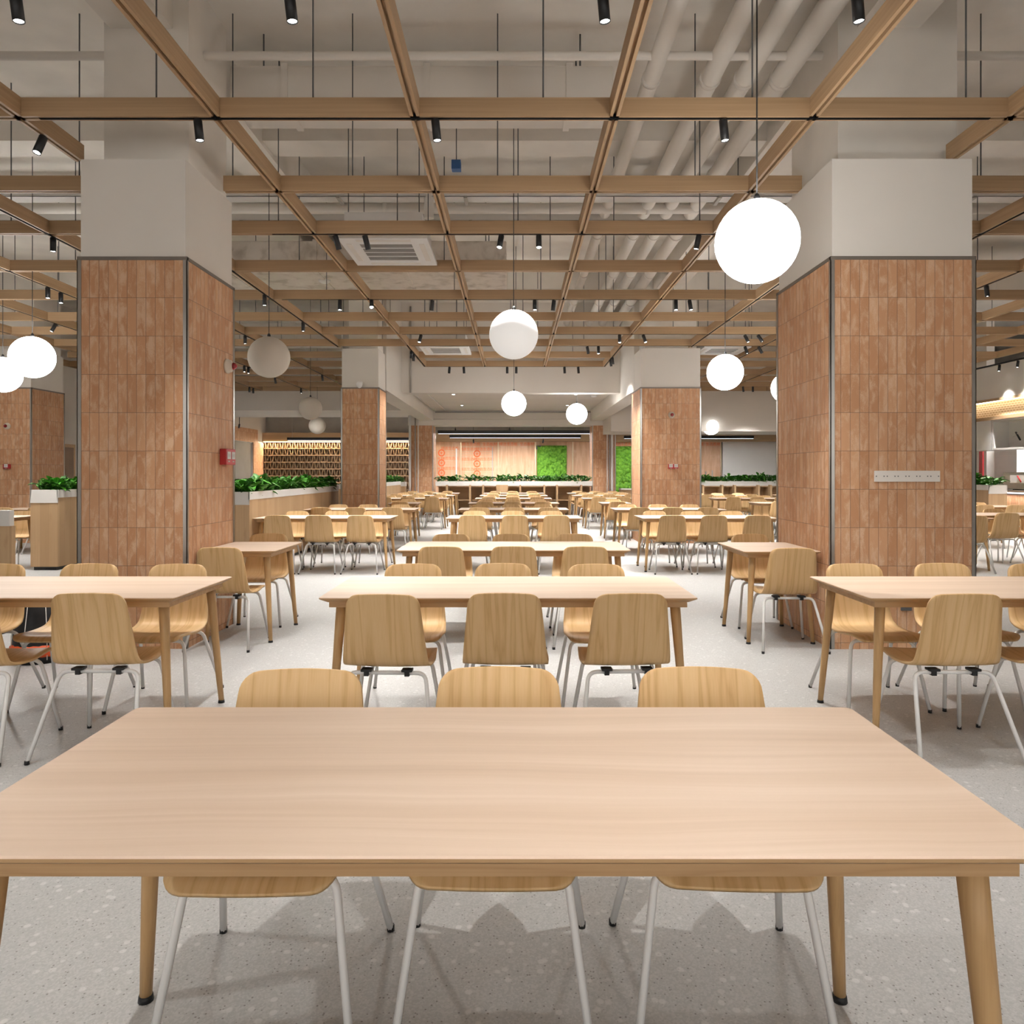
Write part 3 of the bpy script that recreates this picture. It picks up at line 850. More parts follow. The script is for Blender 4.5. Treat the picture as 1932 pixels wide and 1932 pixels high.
for i, x in enumerate((832, 848, 862, 884, 900, 920, 941, 956, 971, 986, 1004, 1023, 1039, 1056, 1073, 1089, 1106)):
    plant((x - 971) * YC / 1385, YC + .15, 1.08, random.uniform(1.15, 1.35), f'green leafy plant, {nth(i + 1)} from left on the rear middle counter', 'plants on the rear middle counter', i)
counter('rear planter counter with timber fins below the plain grey wall', 5.3, 9.3, YC, [(x - 971) * 23.95 / 1385 for x in (1326, 1362.6, 1386.5, 1431, 1454)])
for i, X in enumerate(np.arange(5.5, 9.2, .2)):
    plant(X, YC + .15, 1.08, random.uniform(1.15, 1.35), f'green leafy plant, {nth(i + 1)} from left on the counter below the grey wall', 'plants on the grey wall counter', i)
t = thing('side_counter', 'bare low counter in front of the second moss panel', 'counter')
MB().box(3.5, 5.2, YC, YC + .5, .83, .87).build('worktop', M['white_panel'], t); MB().box(3.5, 5.2, YC + .1, YC + .5, 0, .83).build('front_panel', M['apron'], t)
t = thing('wooden_panel', 'plain square wooden panel leaning at the middle of the rear counter', 'panel')
MB().box(-.60, -.22, YC - .30, YC - .27, .0, 1.0, .004).build('board', M['panel'], t)

# ------------------------------------------------------------------ rear wall finishes
t = thing('lattice_screen', 'wooden lattice screen of leaning slats lit from above', 'lattice screen')
X0, X1, YS = XL + .06, -3.52, 31.55
MB().box(X0, X1, YS + .18, YS + .3, 0, 2.74).build('backing', M['door'], t)
rowh = .295
led = MB(); sl = MB()
z = 2.74 - rowh
k = 0
nr = 0
while z > .1:
    led.box(X0, X1, YS, YS + .16, z - .02, z + .02)
    z -= rowh; nr += 1
led.build('ledges', M['beam'], t)
for r_ in range(nr):
    zt = 2.74 - r_ * rowh - .02; zb = zt - rowh + .04; m = sl
    x = X0 + .04; i = 0
    while x < X1 - .14:
        dx = .055 if i % 2 == 0 else -.055
        xa, xb = (x, x + .055) if i % 2 == 0 else (x + .055, x)
        vs = []
        for (xx, zz) in ((xb, zb), (xb + .018, zb), (xa + .018, zt), (xa, zt)):
            vs.append((m.bm.verts.new((xx, YS + .01, zz)), m.bm.verts.new((xx, YS + .15, zz))))
        for j in range(4):
            a, b = vs[j], vs[(j + 1) % 4]
            m.bm.faces.new((a[0], a[1], b[1], b[0]))
        m.bm.faces.new([v[0] for v in vs]); m.bm.faces.new([v[1] for v in reversed(vs)])
        x += .106; i += 1
sl.build('slats', M['beam'], t)
MB().box(X0, X1, YS - .03, YS - .01, 2.715, 2.735).build('led_strip', M['led_warm'], t)
ld = bpy.data.lights.new('lattice_wash', 'AREA'); ld.shape = 'RECTANGLE'; ld.size = X1 - X0; ld.size_y = .04; ld.energy = 110; ld.color = (1, .80, .55)
ld.energy = 190
lo = bpy.data.objects.new('lattice_wash', ld); COL.objects.link(lo); lo.parent = t; lo.location = ((X0 + X1) / 2, YS - .07, 2.70); lo.rotation_euler = (math.radians(-12), 0, 0)

# plywood sheets with printed marks
def text_mesh(s, size, loc, mat, parent, name='printed_text'):
    cu = bpy.data.curves.new('printed_text', 'FONT'); cu.body = s; cu.size = size; cu.align_x = 'CENTER'; cu.resolution_u = 2
    ob = bpy.data.objects.new('printed_text', cu); COL.objects.link(ob)
    dg = bpy.context.evaluated_depsgraph_get(); me = bpy.data.meshes.new_from_object(ob.evaluated_get(dg))
    bpy.data.objects.remove(ob); bpy.data.curves.remove(cu)
    me.materials.clear(); me.materials.append(mat)
    me.transform(Matrix.Translation(loc) @ Matrix.Rotation(math.pi / 2, 4, 'X'))
    return me
def join_meshes(mes, name, mat, parent):
    bm = bmesh.new()
    for me in mes: bm.from_mesh(me)
    me = bpy.data.meshes.new(name); bm.to_mesh(me); bm.free(); me.materials.append(mat)
    for m_ in mes: bpy.data.meshes.remove(m_)
    return link(name, me, None, parent)
YP = 31.86
posts = [-2.33, -.71, .90, 2.52, 4.2, 5.9, 7.4, 8.94]
edges = [-3.5] + posts
names = ['plywood sheet with orange print beside the back pillar', 'plywood sheet with two columns of orange print', 'plain plywood sheet in the middle of rear wall', 'plywood sheet behind the middle moss panel',
         'narrow plain plywood sheet left of the rear pipes', 'plywood sheet behind the second moss panel', 'plywood sheet behind the distant call box pillar', 'plywood sheet with a handrail before it']
def stamp(cx, cz, s):
    out = []
    m = MB()
    for k in range(20):      # ring with a cross in it
        a0, a1 = 2 * math.pi * k / 20, 2 * math.pi * (k + 1) / 20
        vs = [m.bm.verts.new((cx + r * math.cos(a), YP - .004, cz + r * math.sin(a))) for r, a in ((.115 * s, a0), (.115 * s, a1), (.075 * s, a1), (.075 * s, a0))]
        m.bm.faces.new(vs)
    m.box(cx - .012 * s, cx + .012 * s, YP - .004, YP - .003, cz - .05 * s, cz + .05 * s); m.box(cx - .05 * s, cx + .05 * s, YP - .004, YP - .003, cz - .01 * s, cz + .01 * s)
    me = bpy.data.meshes.new('stamp'); m.bm.to_mesh(me); m.bm.free()
    return [me, text_mesh('精工匠', .085 * s, (cx, YP - .004, cz - .21 * s), M['ink'], None)]
def block(cx, cz, s):
    return [text_mesh('精选生态板', .115 * s, (cx, YP - .004, cz + .12 * s), M['ink'], None)], \
           [text_mesh('环保生态板材 品质保证', .052 * s, (cx, YP - .004, cz + .03 * s), M['ink'], None), text_mesh('绿色健康 放心使用家', .052 * s, (cx, YP - .004, cz - .05 * s), M['ink'], None),
            text_mesh('◎ ◎ 公 司', .115 * s, (cx, YP - .004, cz - .20 * s), M['ink'], None)]
for i, (a, b) in enumerate(zip(edges, edges[1:])):
    t = thing('plywood_sheet', names[i], 'plywood sheet')
    MB().box(a + .02, b - .02, YP, 31.99, .0, 2.74).build('board', M['ply'], t)
    strong, weak = [], []
    px_x = lambda x: (x - 971) * YP / 1385
    if i == 0:
        for j in range(3):
            z = 1.375 + (893 - (854.5 + 18.9 * j)) * YP / 1385
            strong += stamp(px_x(833), z, 1.35); s_, w_ = block(px_x(849), z - .02, 1.35); strong += s_; weak += w_
    if i == 1:
        for j in range(3):
            z = 1.375 + (893 - (856 + 19 * j)) * YP / 1385
            strong += stamp(px_x(900), z, 1.35)
            for xx in (884, 915): s_, w_ = block(px_x(xx), z - .02, 1.35); strong += s_; weak += w_
    if i in (1, 2, 5, 7):
        strong.append(text_mesh('精选生态板  生态板材', .16, ((a + b) / 2, YP - .004, 2.58), M['ink'], None))
    if strong: join_meshes(strong, 'printed_mark', M['ink'], t)
    if weak: join_meshes(weak, 'printed_text', M['ink_light'], t)
for i, x in enumerate(posts):
    tag(MB().box(x - .028, x + .028, YP - .06, YP + .02, 0, 2.74, .006).build('trim_post', M['gold']), f'slim pale brass trim post, {nth(i + 1)} from left on the plywood wall', 'trim post', 'brass posts on the plywood wall')
tag(MB().box((861 - 971) * 31.8 / 1385 - .03, (861 - 971) * 31.8 / 1385 + .03, YP - .05, YP, .3, 2.45).build('upright_batten', M['white_panel']), 'white upright batten next to the printed plywood sheet', 'batten')
tag(MB().box((929 - 971) * 31.8 / 1385 - .02, (929 - 971) * 31.8 / 1385 + .02, YP - .04, YP, .3, 2.5).build('upright_batten', M['grey_pipe']), 'thin grey batten right of the printed plywood columns', 'batten')

def moss(label, x0, x1, z0, z1, seed):
    rs = np.random.RandomState(seed); nx, nz = int((x1 - x0) / .016), int((z1 - z0) / .016)
    gx = np.linspace(x0, x1, nx); gz = np.linspace(z0, z1, nz); XX, ZZ = np.meshgrid(gx, gz)
    H = np.zeros_like(XX)
    for _ in range(int((x1 - x0) * (z1 - z0) * 150)):
        cx, cz, r = rs.uniform(x0, x1), rs.uniform(z0, z1), rs.uniform(.05, .115)
        d = np.sqrt((XX - cx) ** 2 + (ZZ - cz) ** 2)
        H = np.maximum(H, np.where(d < r, 1.25 * np.sqrt(np.maximum(0, r * r - d * d)) + rs.uniform(0, .05), 0))
    e = np.minimum(np.minimum(XX - x0, x1 - XX), np.minimum(ZZ - z0 + .3, z1 - ZZ)); jag = .04 + .03 * np.sin(XX * 31 + ZZ * 17) + rs.uniform(-.015, .015, XX.shape)
    H = np.where(e < jag, -.02, H)
    verts = [(float(a), float(31.84 - .02 - h), float(c)) for a, h, c in zip(XX.ravel(), H.ravel(), ZZ.ravel())]
    faces = [(r * nx + c, r * nx + c + 1, (r + 1) * nx + c + 1, (r + 1) * nx + c) for r in range(nz - 1) for c in range(nx - 1)]
    me = bpy.data.meshes.new('moss'); me.from_pydata(verts, [], faces); me.polygons.foreach_set('use_smooth', [True] * len(faces))
    t = thing('moss_panel', label, 'moss panel')
    link('moss_cushion', me, M['moss'], t)
    return t
m1 = moss('bright green moss panel at the middle of the rear wall', .97, 2.26, .55, 2.58, 3)
MB().box(.93, 1.25, 31.81, 31.85, 2.42, 2.58).build('mesh_backing', M['grey_dark'], m1)
moss('bright green moss panel behind the bare low counter', 4.3, 5.85, .5, 2.55, 4)
sbox('wall_panel_grey', M['white'], 9.0, 11.7, 31.7, 31.99, 0, 2.74)
t = thing('handrail', 'short sloping grey handrail before the plywood sheet', 'handrail')
MB().tube([(8.2, 31.5, 0), (8.2, 31.5, 1.45)], .025).build('upright', M['grey_pipe'], t); MB().tube([(8.45, 31.4, 0), (8.45, 31.4, 1.5)], .025).build('upright', M['grey_pipe'], t)
MB().tube([(6.9, 31.5, .85), (8.2, 31.5, 1.15)], .02).build('rail', M['grey_pipe'], t)

# linear LED lamps and spots over the rear passage
def led_bar(x0, x1, Y, Z, label):
    t = thing('linear_lamp', label, 'linear lamp', group='linear lamps over the rear passage')
    MB().box(x0, x1, Y - .05, Y + .05, Z, Z + .11, .004).build('housing', M['black'], t)
    MB().box(x0 + .02, x1 - .02, Y - .03, Y + .03, Z - .012, Z + .001).build('diffuser', M['led'], t)
    n = max(2, int((x1 - x0) / 2.5) + 1)
    for k in range(n): MB().tube([(x0 + .2 + (x1 - x0 - .4) * k / (n - 1), Y, Z + .09), (x0 + .2 + (x1 - x0 - .4) * k / (n - 1), Y, 4.044)], .006, 6).build('suspension_wire', M['grey_pipe'], t)
    ld = bpy.data.lights.new('lamp', 'AREA'); ld.shape = 'RECTANGLE'; ld.size = x1 - x0; ld.size_y = .05; ld.energy = 32 * (x1 - x0); ld.color = (.93, .95, 1)
    lo = bpy.data.objects.new('lamp', ld); COL.objects.link(lo); lo.parent = t; lo.location = ((x0 + x1) / 2, Y, Z - .02)
led_bar((826 - 971) * 25.6 / 1385, (1113 - 971) * 25.6 / 1385, 25.6, 2.76, 'black linear lamp nearer of two over the rear counter')
led_bar((848 - 971) * 29 / 1385, (1096 - 971) * 29 / 1385, 29.0, 2.78, 'black linear lamp further of two over the rear counter')
led_bar((542 - 971) * 29 / 1385, -3.6, 29.0, 2.68, 'black linear lamp before the lattice screen')
led_bar((1177 - 971) * 29 / 1385, (1422 - 971) * 29 / 1385, 29.0, 2.75, 'black linear lamp before the plain grey wall')
for x, lab in ((893, 'left of two small spotlights aimed at plywood wall'), (1025, 'right of two small spotlights, aimed at middle moss panel')):
    X = (x - 971) * 29.6 / 1385
    spotlight((X, 29.6, 2.74), (.15 if x < 950 else -.15, .75, -1), watts=.5, label=lab, size=100, name='ceiling_spotlight', group='spotlights in the rear passage')
    tag(MB().tube([(X, 29.6, 2.745), (X, 29.6, 4.05)], .008, 6).build('drop_rod', M['black']), f'thin drop rod of the {"left" if x < 950 else "right"} rear spotlight', 'rod')
for X, lab in ((-.2, 'plywood wall middle'), (4.9, 'second moss panel'), (-2.4, 'printed plywood')):
    spotlight((X, 29.7, 3.2), (.05, .7, -1), watts=.5, label=f'small black spotlight lighting the {lab} from behind the beam', size=100, name='ceiling_spotlight', group='spotlights in the rear passage')
    tag(MB().tube([(X, 29.7, 3.2), (X, 29.7, 4.05)], .008, 6).build('drop_rod', M['black']), f'thin drop rod of the spotlight for the {lab}', 'rod')
for X, Y, lab in ((-9.6, 25.6, 'left shutter wall'), (-4.6, 26.0, 'lattice screen end')):
    spotlight((X, Y, 3.1), (-.35, .5, -1), watts=.5, label=f'black spotlight on a drop rod before the {lab}', size=80, name='ceiling_spotlight', group='spotlights in the rear passage')
    tag(MB().tube([(X, Y, 3.1), (X, Y, 4.05)], .012, 6).build('drop_rod', M['black']), f'drop rod of the spotlight before the {lab}', 'rod')

# ------------------------------------------------------------------ services above the grid
def pipe(label, pts, r, mat='white', name='ceiling_pipe', seg=14, cat='pipe', group=None, bands=()):
    t = thing(name, label, cat, group=group)
    MB().tube(pts, r, seg).build('pipe_run', M[mat], t)
    a, b = Vector(pts[0]), Vector(pts[-1])
    for f in bands: MB().tube([a.lerp(b, f), a.lerp(b, f) + (b - a).normalized() * .05], r + .012, seg).build('coupling', M[mat], t)
    return t
for i, X in enumerate((1.22, 1.745, 2.05, 2.38)):
    pipe(f'white service pipe running lengthwise, {nth(i + 1)} from the middle of four', [(X, -2, 4.9), (X, 17.2, 4.9)], (.075, .085, .085, .095)[i], group='lengthwise white pipes', bands=[k / 9 for k in range(1, 9)])
pipe('thick white pipe crossing above the grid near the pillars', [(-10.8, 9.66, 4.86), (10.8, 9.66, 4.86)], .07, bands=(.3, .42, .58, .7))
pipe('thin white pipe crossing behind the thick crossing pipe', [(-10.8, 13.4, 4.7), (10.8, 13.4, 4.7)], .04, bands=(.3, .7))
pipe('white sprinkler pipe crossing close overhead', [(-10.8, 6.2, 4.9), (10.8, 6.2, 4.9)], .035)
pipe('thin white pipe crossing over the unlit globe aisle', [(-10.8, 18.2, 4.3), (-3.1, 18.2, 4.3)], .03)
pipe('thin white pipe crossing over the serving aisle', [(2.9, 18.2, 4.3), (10.8, 18.2, 4.3)], .03)
def tray(label, x0, x1, Y, Z, w_=.2):
    t = thing('cable_tray', label, 'cable tray', group='cable trays above the grid')
    m = MB(); m.box(x0, x1, Y - w_ / 2, Y + w_ / 2, Z, Z + .006); m.box(x0, x1, Y - w_ / 2, Y - w_ / 2 + .006, Z, Z + .09); m.box(x0, x1, Y + w_ / 2 - .006, Y + w_ / 2, Z, Z + .09)
    m.build('trough', M['white_panel'], t)
    k = 0; x = x0 + .6
    while x < x1 and k < 14:
        MB().box(x - .02, x + .02, Y - w_ / 2 - .03, Y + w_ / 2 + .03, Z - .03, Z - .001).build('bracket', M['grey_pipe'], t); x += 1.55; k += 1
tray('cable tray crossing just before the thick white pipe', -10.5, 10.5, 9.05, 4.75)
tray('cable tray crossing just behind the thick white pipe', -10.5, 10.5, 10.1, 4.80, .3)
tray('cable tray crossing in front, close overhead', -10.5, 10.5, 5.0, 4.75, .3)
# lagged duct and concrete beams
def duct(label, x0, x1, y0, y1, z0, z1, mat='plaster_rough', name='air_duct'):
    t = thing(name, label, 'duct')
    MB().box(x0, x1, y0, y1, z0, z1, .02).build('duct_body', M[mat], t)
    x = x0 + .5; k = 0
    for xx in (x0 + .3, x1 - .3):
        for yy in (y0 + .03, y1 - .03): MB().tube([(xx, yy, z1 - .01), (xx, yy, ZC - .001)], .008, 6).build('hanger', M['grey_dark'], t)
    while x < x1 - .2 and k < 6:
        MB().box(x - .03, x + .03, y0 - .015, y1 + .015, z0 - .015, z1 + .015).build('flange', M[mat], t); x += 1.3; k += 1
    return t
duct('wide painted duct with rough lagging beyond the large ceiling cassette', -6.0, -.12, 10.65, 12.0, 4.32, 4.75)
duct('boxed white duct across the front of the ceiling void', -2.6, .9, 6.7, 7.2, 4.75, 5.1, 'white')
duct('round edged white duct over the serving aisle', 5.2, 10.0, 12.6, 13.3, 4.5, 4.95, 'white')
duct('long white duct over the far left aisle', -9.5, -4.2, 17.0, 17.8, 4.4, 4.85, 'white')
for i, Y in enumerate((2.4, 8.2, 14.9)):
    structure(MB().box(XL, XR, Y - .2, Y + .2, 5.0, ZC).build('ceiling_beam', M['slab']))
for i, X in enumerate((-3.0, 3.0)):
    structure(MB().box(X - .25, X + .25, YF, 17.0, 4.95, ZC).build('ceiling_beam', M['slab']))
pipe('round vertical white downpipe above the grid', [(-1.05, 9.0, 5.4), (-1.05, 9.0, 4.5)], .06)
# hanger rods
rs = random.Random(11); cnt = 0
for Y in (5.6, 7.0, 8.2, 9.4, 10.9, 12.3, 13.6, 14.8, 16.2):
    for X in np.arange(-9.4, 9.6, 1.37):
        XX = X + rs.uniform(-.35, .35)
        if any(p[0] - .05 < XX < p[1] + .05 and p[2] - .1 < Y < p[3] + .1 for p in pil): continue
        if Y > 15 and 2.0 < abs(XX) < 3.6: continue
        yb = min(CROSS, key=lambda c: abs(c - Y))
        o = MB().tube([(XX, yb, ZG + BH - .005), (XX, yb, ZC)], .006, 6).build('hanger_rod', M['grey_dark'])
        tag(o, 'thin dark hanger rod holding up the wooden ceiling grid', 'hanger rod', 'hanger rods of the ceiling grid'); cnt += 1

def cassette(x0, x1, y0, y1, z, label):
    t = thing('ceiling_cassette', label, 'air conditioner', group='ceiling cassette air conditioners')
    MB().box(x0 + .06, x1 - .06, y0 + .06, y1 - .06, z + .035, z + .30).build('casing', M['white_metal'], t)
    cx, cy = (x0 + x1) / 2, (y0 + y1) / 2; hx = (x1 - x0) / 2; hy = (y1 - y0) / 2
    m = MB(); g = .60
    for a, b, c, d in ((x0, x1, y0, cy - hy * g), (x0, x1, cy + hy * g, y1), (x0, cx - hx * g, cy - hy * g, cy + hy * g), (cx + hx * g, x1, cy - hy * g, cy + hy * g)):
        m.box(a, b, c, d, z, z + .04)
    m.build('face_panel', M['white_metal'], t)
    gl = MB()
    n = 26
    for k in range(n):
        yy = cy - hy * g + (k + .5) * 2 * hy * g / n
        gl.box(cx - hx * g, cx + hx * g, yy - .007, yy + .004, z + .006, z + .014)
    gl.build('return_grille', M['vent'], t)
    MB().box(cx - hx * g, cx + hx * g, cy - hy * g, cy + hy * g, z + .018, z + .03).build('filter', M['grey_dark'], t)
    for k in range(1, 4):
        yy = cy - hy * g + k * 2 * hy * g / 4; MB().box(cx - hx * g, cx + hx * g, yy - .008, yy + .008, z + .002, z + .02).build('grille_bar', M['white_metal'], t)
    for a, b, c, d in ((cx - hx * .62, cx + hx * .62, y0 + .05, y0 + .11), (cx - hx * .62, cx + hx * .62, y1 - .11, y1 - .05), (x0 + .05, x0 + .11, cy - hy * .62, cy + hy * .62), (x1 - .11, x1 - .05, cy - hy * .62, cy + hy * .62)):
        MB().box(a, b, c, d, z - .004, z + .004, .003).build('louvre', M['plate'], t)
    for sx in (-1, 1):
        for sy in (-1, 1): MB().tube([(cx + sx * hx * .8, cy + sy * hy * .8, z + .3), (cx + sx * hx * .8, cy + sy * hy * .8, ZC)], .006, 6).build('hanger', M['grey_dark'], t)
cassette(-1.88, -.93, 7.78, 8.80, 3.865, 'large white ceiling cassette air conditioner nearest the camera')
cassette(-1.88, -.91, 14.43, 15.45, 3.865, 'distant white ceiling cassette air conditioner before the bulkhead')
cassette(3.75, 4.68, 14.5, 15.45, 3.865, 'white ceiling cassette air conditioner behind the lit middle globe')
t = thing('blue_box', 'small blue junction box hanging above the grid', 'junction box', px(861, 313, 8.0))
MB().box(-.05, .05, -.05, .05, -.05, .05, .004).build('box', flat('blue plastic', (.03, .10, .28, 1), .5), t); MB().tube([(0, 0, .07), (0, 0, ZC - t.location.z)], .006, 6).build('rod', M['grey_dark'], t)

# ------------------------------------------------------------------ small fittings
def beacon(loc, nrm, label):
    t = thing('alarm_beacon', label, 'fire alarm', loc, group='round fire alarm beacons')
    q = Vector((0, 0, 1)).rotation_difference(Vector(nrm)).to_matrix().to_4x4()
    m = MB().lathe([(0, .06), (.035, .06), (.038, .045), (.055, .04), (.058, .02), (.066, .016), (.066, 0), (0, 0)], 20); m.transform(q); m.build('base', M['cream'], t)
    m = MB().lathe([(0, .095), (.012, .092), (.026, .078), (.034, .06), (0, .058)], 18); m.transform(q); m.build('red_dome', M['red_lens'], t)
def callbox(loc, nrm, label, n=2, w_=.21, h=.14, dep=.06):
    t = thing('alarm_box', label, 'fire alarm', loc, math.atan2(nrm[1], nrm[0]) + math.pi / 2, group='red fire alarm call boxes')
    MB().box(-w_ / 2, w_ / 2, -dep, 0, -h / 2, h / 2, .006).build('box', M['red'], t)
    for k in range(n):
        cx = (k - (n - 1) / 2) * .1
        MB().box(cx - .036, cx + .036, -dep - .003, -dep + .002, -.02, .045).build('window_plate', M['white_panel'], t)
        m = MB()
        for zz in (.022, .012, .002): m.box(cx - .026, cx + .026, -dep - .0045, -dep - .002, zz - .002, zz + .002)
        for zz in (-.04,): m.box(cx - .02, cx + .02, -dep - .0015, -dep + .002, zz - .006, zz + .006)
        m.build('printed_lines', M['grey_pipe'], t)
beacon((-2.57, 6.55, 2.33), (1, 0, 0), 'round alarm beacon with red dome on the nearest alarm pillar')
callbox((-2.57, 6.50, 1.52), (1, 0, 0), 'red twin call box on the side of the nearest pillar')
beacon(tuple(px(1267, 783, 14.45)), (0, -1, 0), 'round alarm beacon with red dome on distant pillar, above twin call box')
callbox(tuple(px(1269.5, 880, 14.45)), (0, -1, 0), 'red twin call box on the front of a distant pillar', w_=.19, h=.09)
beacon(tuple(px(14, 804, 14.5)), (0, -1, 0), 'round alarm beacon on the pillar by the left edge')
callbox(tuple(px(15, 880, 14.5)), (0, -1, 0), 'small red call box on the pillar by the left edge', n=1, w_=.12, h=.09)
t = thing('hook_strip', 'white perforated mounting strip on the near tiled pillar', 'mounting strip', tuple(px(1710.5, 898.5, 5.74)))
MB().box(-.256, .256, -.012, 0, -.043, .043, .002).build('strip', M['plate'], t)
for k in range(6):
    for s_ in (-1, 1):
        cx = -.2125 + .085 * k + s_ * .030
        MB().box(cx - .004, cx + .004, -.0135, -.011, -.004, .004).build('screw_hole', M['grey_dark'], t)
t = thing('power_socket', 'dark grey power socket low on the near tiled pillar', 'socket', (3.06, 5.74, .345))
MB().box(-.043, .043, -.01, 0, -.043, .043, .003).build('plate', M['grey_dark'], t)
hm = MB()
for a, b in ((0, .018), (-.014, -.008), (.014, -.008)): hm.box(a - .003, a + .003, -.0112, -.009, b - .005, b + .005)
hm.build('pin_slots', M['black'], t)
t = thing('security_camera', 'white dome security camera on the slim distant pillar', 'camera', tuple(px(679.5, 727, 14.51)))
MB().box(-.05, .05, -.05, 0, .03, .07, .008).build('mount', M['white_metal'], t); MB().lathe([(.06, .04), (.062, .01), (.05, -.03), (.03, -.055), (0, -.065)], 18, (0, -.07, 0)).build('dome', M['white_metal'], t)
t = thing('security_camera', 'small white security camera above the shutter wall corner', 'camera', (XL + .25, 24.75, 3.18))
MB().box(-.05, .05, -.05, 0, .03, .07, .008).build('mount', M['white_metal'], t); MB().lathe([(.07, .04), (.07, .01), (.05, -.03), (.03, -.055), (0, -.065)], 18, (0, -.07, 0)).build('dome', M['white_metal'], t)
# conduits on the rear pillars and beam
def conduit(label, pts, r, mat):
    tag(MB().tube(pts, r, 8).build('conduit', M[mat]), label, 'conduit', 'conduits around the rear pillars')
for x, lab, r, mt in ((773.5, 'thick white conduit at the left edge of rear pillar', .04, 'white_metal'), (783.5, 'grey conduit running down the left rear pillar', .022, 'grey_pipe'), (789, 'thin white conduit beside the grey one on rear pillar', .018, 'white_metal'),
                      (1145.5, 'thin white conduit on rear pillar by the moss', .018, 'white_metal'), (1149.5, 'grey conduit on rear pillar by the moss', .022, 'grey_pipe'), (1154.5, 'thick white conduit on rear pillar by the moss', .045, 'white_metal')):
    X = (x - 971) * 24.05 / 1385; conduit(lab, [(X, 24.04, .0), (X, 24.04, 3.32)], r, mt)
conduit('grey conduit running along the rear beam', [(-2.6, 24.05, 3.38), (2.5, 24.05, 3.38)], .022, 'grey_pipe')
conduit('thin white conduit lower on the rear beam', [(-3.3, 24.07, 3.15), (3.3, 24.07, 3.15)], .012, 'plate')
conduit('grey conduit dropping down the bulkhead corner', [(-2.45, 17.27, 5.3), (-2.45, 17.27, 3.27)], .022, 'grey_pipe')
for i, Xc in enumerate((-2.9, -2.55)):
    conduit(f'thin conduit on the dropped ceiling, {nth(i + 1)} from the side wall', [(Xc + .3, 17.7, 3.425), (Xc + .3, 24.0, 3.425)], .018, 'plate')
tag(MB().lathe([(0, 0), (.09, 0), (.09, -.02), (.05, -.045), (0, -.05)], 20, (2.1, 19.5, 3.44)).build('smoke_detector', M['white_metal']), 'white smoke detector under the dropped ceiling', 'smoke detector')
tag(MB().lathe([(0, 0), (.09, 0), (.09, -.02), (.05, -.045), (0, -.05)], 20, (-2.9, 11.2, 4.32)).build('smoke_detector', M['white_metal']), 'white smoke detector under the rough lagged duct', 'smoke detector')
# rucksack on the floor behind the near left table
t = thing('mesh_bag', 'black mesh bag with orange trim on the floor beside the alarm pillar', 'bag', (-3.5, 5.42, 0))
m = MB(); m.lathe([(0, .52), (.05, .52), (.13, .44), (.17, .28), (.18, .1), (.17, .0), (0, 0)], 18); m.build('sack', M['black'], t)
for k in range(8):
    a = k * math.pi / 4; MB().tube([(math.cos(a) * .185, math.sin(a) * .185, .03), (math.cos(a) * .183, math.sin(a) * .183, .2), (math.cos(a) * .14, math.sin(a) * .14, .45)], .003, 5).build('net_cord', M['plate'], t)
MB().lathe([(.172, .14), (.193, .12), (.193, .07), (.175, .05)], 20).build('orange_band', M['orange'], t)

# ------------------------------------------------------------------ serving kitchen on the right
KX = 11.0
structure(MB().box(KX, KX + .15, 6, 18.2, 3.09, 3.86).build('wall_kitchen_fascia', M['white']))
structure(MB().box(KX - .03, KX + .2, 6, 18.2, 3.03, 3.09).build('trim_4', M['beam']))
structure(MB().box(KX - .03, KX + .25, 6, 18.2, 2.60, 2.67).build('trim_5', M['beam']))
t = thing('lattice_band', 'lit woven wooden band above the serving counter', 'lattice band')
m = MB(); m.box(KX + .06, KX + .1, 6, 18.2, 2.67, 3.03); m.build('woven_panel', M['weave'], t)
MB().box(KX + .01, KX + .03, 6, 18.2, 3.015, 3.03).build('led_strip', M['led_warm'], t)
ld = bpy.data.lights.new('band_wash', 'AREA'); ld.shape = 'RECTANGLE'; ld.size = 12; ld.size_y = .04; ld.energy = 40; ld.color = (1, .9, .75)
lo = bpy.data.objects.new('band_wash', ld); COL.objects.link(lo); lo.parent = t; lo.location = (KX - .02, 12, 3.02); lo.rotation_euler = (math.radians(25), 0, math.pi / 2)
for i, (a, b) in enumerate(((14.0, 16.95), (16.98, 18.2))):
    t = thing('sign_box', ['empty white sign box with a dangling cable over the counter', 'plain white sign box end beside the tiled pillar'][i], 'sign box')
    m = MB(); x0, x1 = KX + .02, KX + .4
    m.box(x1 - .02, x1, a, b, 1.91, 2.6)
    m.box(x0, x1, a, b, 1.91, 1.95); m.box(x0, x1, a, b, 2.56, 2.6); m.box(x0, x1, a, a + .05, 1.95, 2.56); m.box(x0, x1, b - .05, b, 1.95, 2.56)
    m.build('casing', M['white_panel'], t)
    if i == 1: MB().box(x0, x0 + .02, a + .05, b - .05, 1.95, 2.56).build('cover', M['white_panel'], t)
    else:
        MB().tube([(x1 - .04, 16.2, 2.5), (x1 - .1, 16.3, 2.38), (x1 - .12, 16.5, 2.25), (x1 - .08, 16.7, 2.2)], .008, 6).build('cable', M['plate'], t)
        MB().tube([(x1 - .1, 16.55, 2.3), (x1 - .14, 16.35, 2.12)], .02, 8).build('connector', M['black'], t)
t = thing('serving_counter', 'tiled serving counter with a lit lip', 'counter')
MB().box(KX + .02, KX + .6, 8, 18.0, 0, .90).build('tiled_front', M['tile'], t); MB().box(KX - .1, KX + .75, 8, 18.05, .96, 1.0).build('worktop', M['steel'], t)
MB().box(KX - .04, KX - .0, 8, 18.0, .925, .955).build('led_strip', M['led'], t)
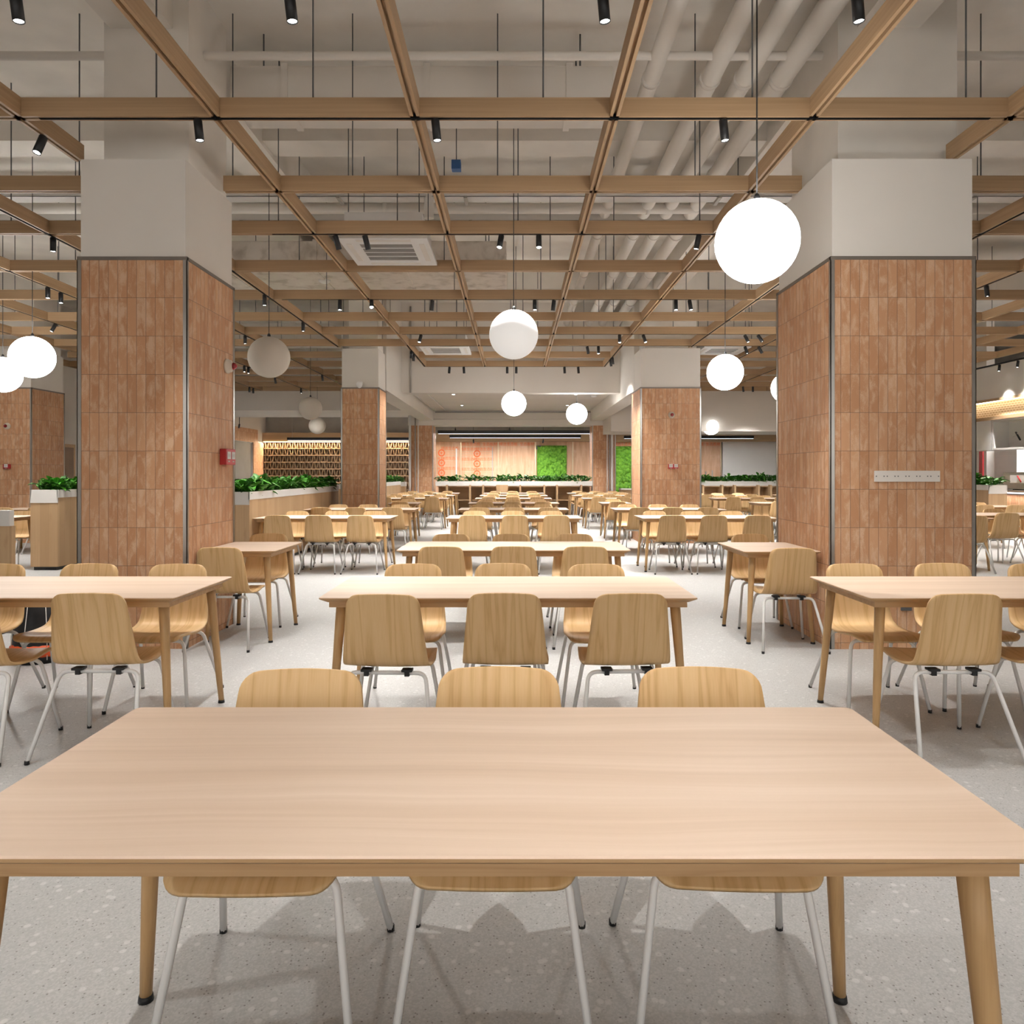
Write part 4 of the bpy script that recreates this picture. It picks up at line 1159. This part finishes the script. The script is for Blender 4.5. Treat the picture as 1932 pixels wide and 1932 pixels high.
ld = bpy.data.lights.new('counter_glow', 'AREA'); ld.shape = 'RECTANGLE'; ld.size = 10; ld.size_y = .04; ld.energy = 50; ld.color = (1, .95, .9)
lo = bpy.data.objects.new('counter_glow', ld); COL.objects.link(lo); lo.parent = t; lo.location = (KX - .06, 13, .92); lo.rotation_euler = (math.radians(30), 0, math.pi / 2)
t = thing('tiled_pier', 'white tiled pier behind the serving counter', 'pier')
MB().box(KX + .9, KX + 1.35, 17.4, 18.2, 0, 1.95).build('pier_body', M['white_panel'], t)
for zz in (.4, .75, 1.1, 1.45, 1.8): MB().box(KX + .895, KX + 1.355, 17.395, 18.2, zz, zz + .006).build('joint', M['plate'], t)
tag(MB().box(KX + .50, KX + .54, 18.05, 18.18, 0, 1.95).build('red_banner', M['red']), 'red strip beside the white tiled pier', 'banner')
t = thing('food_warmer', 'steel food warmer with white label on serving counter', 'food warmer')
MB().box(KX + .15, KX + .7, 15.2, 16.75, 1.02, 1.40, .01).build('housing', M['steel'], t)
MB().box(KX + .1, KX + .16, 15.3, 16.45, 1.16, 1.34, .004).build('white_label', M['white_panel'], t)
for yy in (16.2, 15.75): 
    m = MB(); m.tube([(KX + .095, yy, 1.32), (KX + .095, yy - .12, 1.18)], .016, 6); m.build('red_mark', M['red'], t)
for yy in (15.4, 16.6): MB().box(KX + .3, KX + .6, yy - .05, yy + .05, 1.0, 1.03).build('foot', M['black'], t)
planter('timber planter with white trough at the serving counter', 9.65, 10.03, 14.95, 17.6, 1.03, 1.137, front=.955)
for i, yy in enumerate(np.arange(15.1, 17.5, .3)):
    plant(9.84, yy, 1.10, random.uniform(1.2, 1.4), f'spiky green plant, {nth(i + 1)} from front in the serving counter planter', 'plants at the serving counter', i)
kl = bpy.data.lights.new('kitchen', 'AREA'); kl.size = 2; kl.energy = 420; ko = bpy.data.objects.new('kitchen_fill', kl); COL.objects.link(ko); ko.location = (12.8, 14, 3.6)  # unseen area lamp added to brighten the kitchen and sign box
t = thing('kitchen_fill_panel', 'added flat fill lamp over the serving area', 'lamp')
MB().box(11.8, 13.8, 13, 15, 3.61, 3.66).build('lamp_tray', M['led'], t)
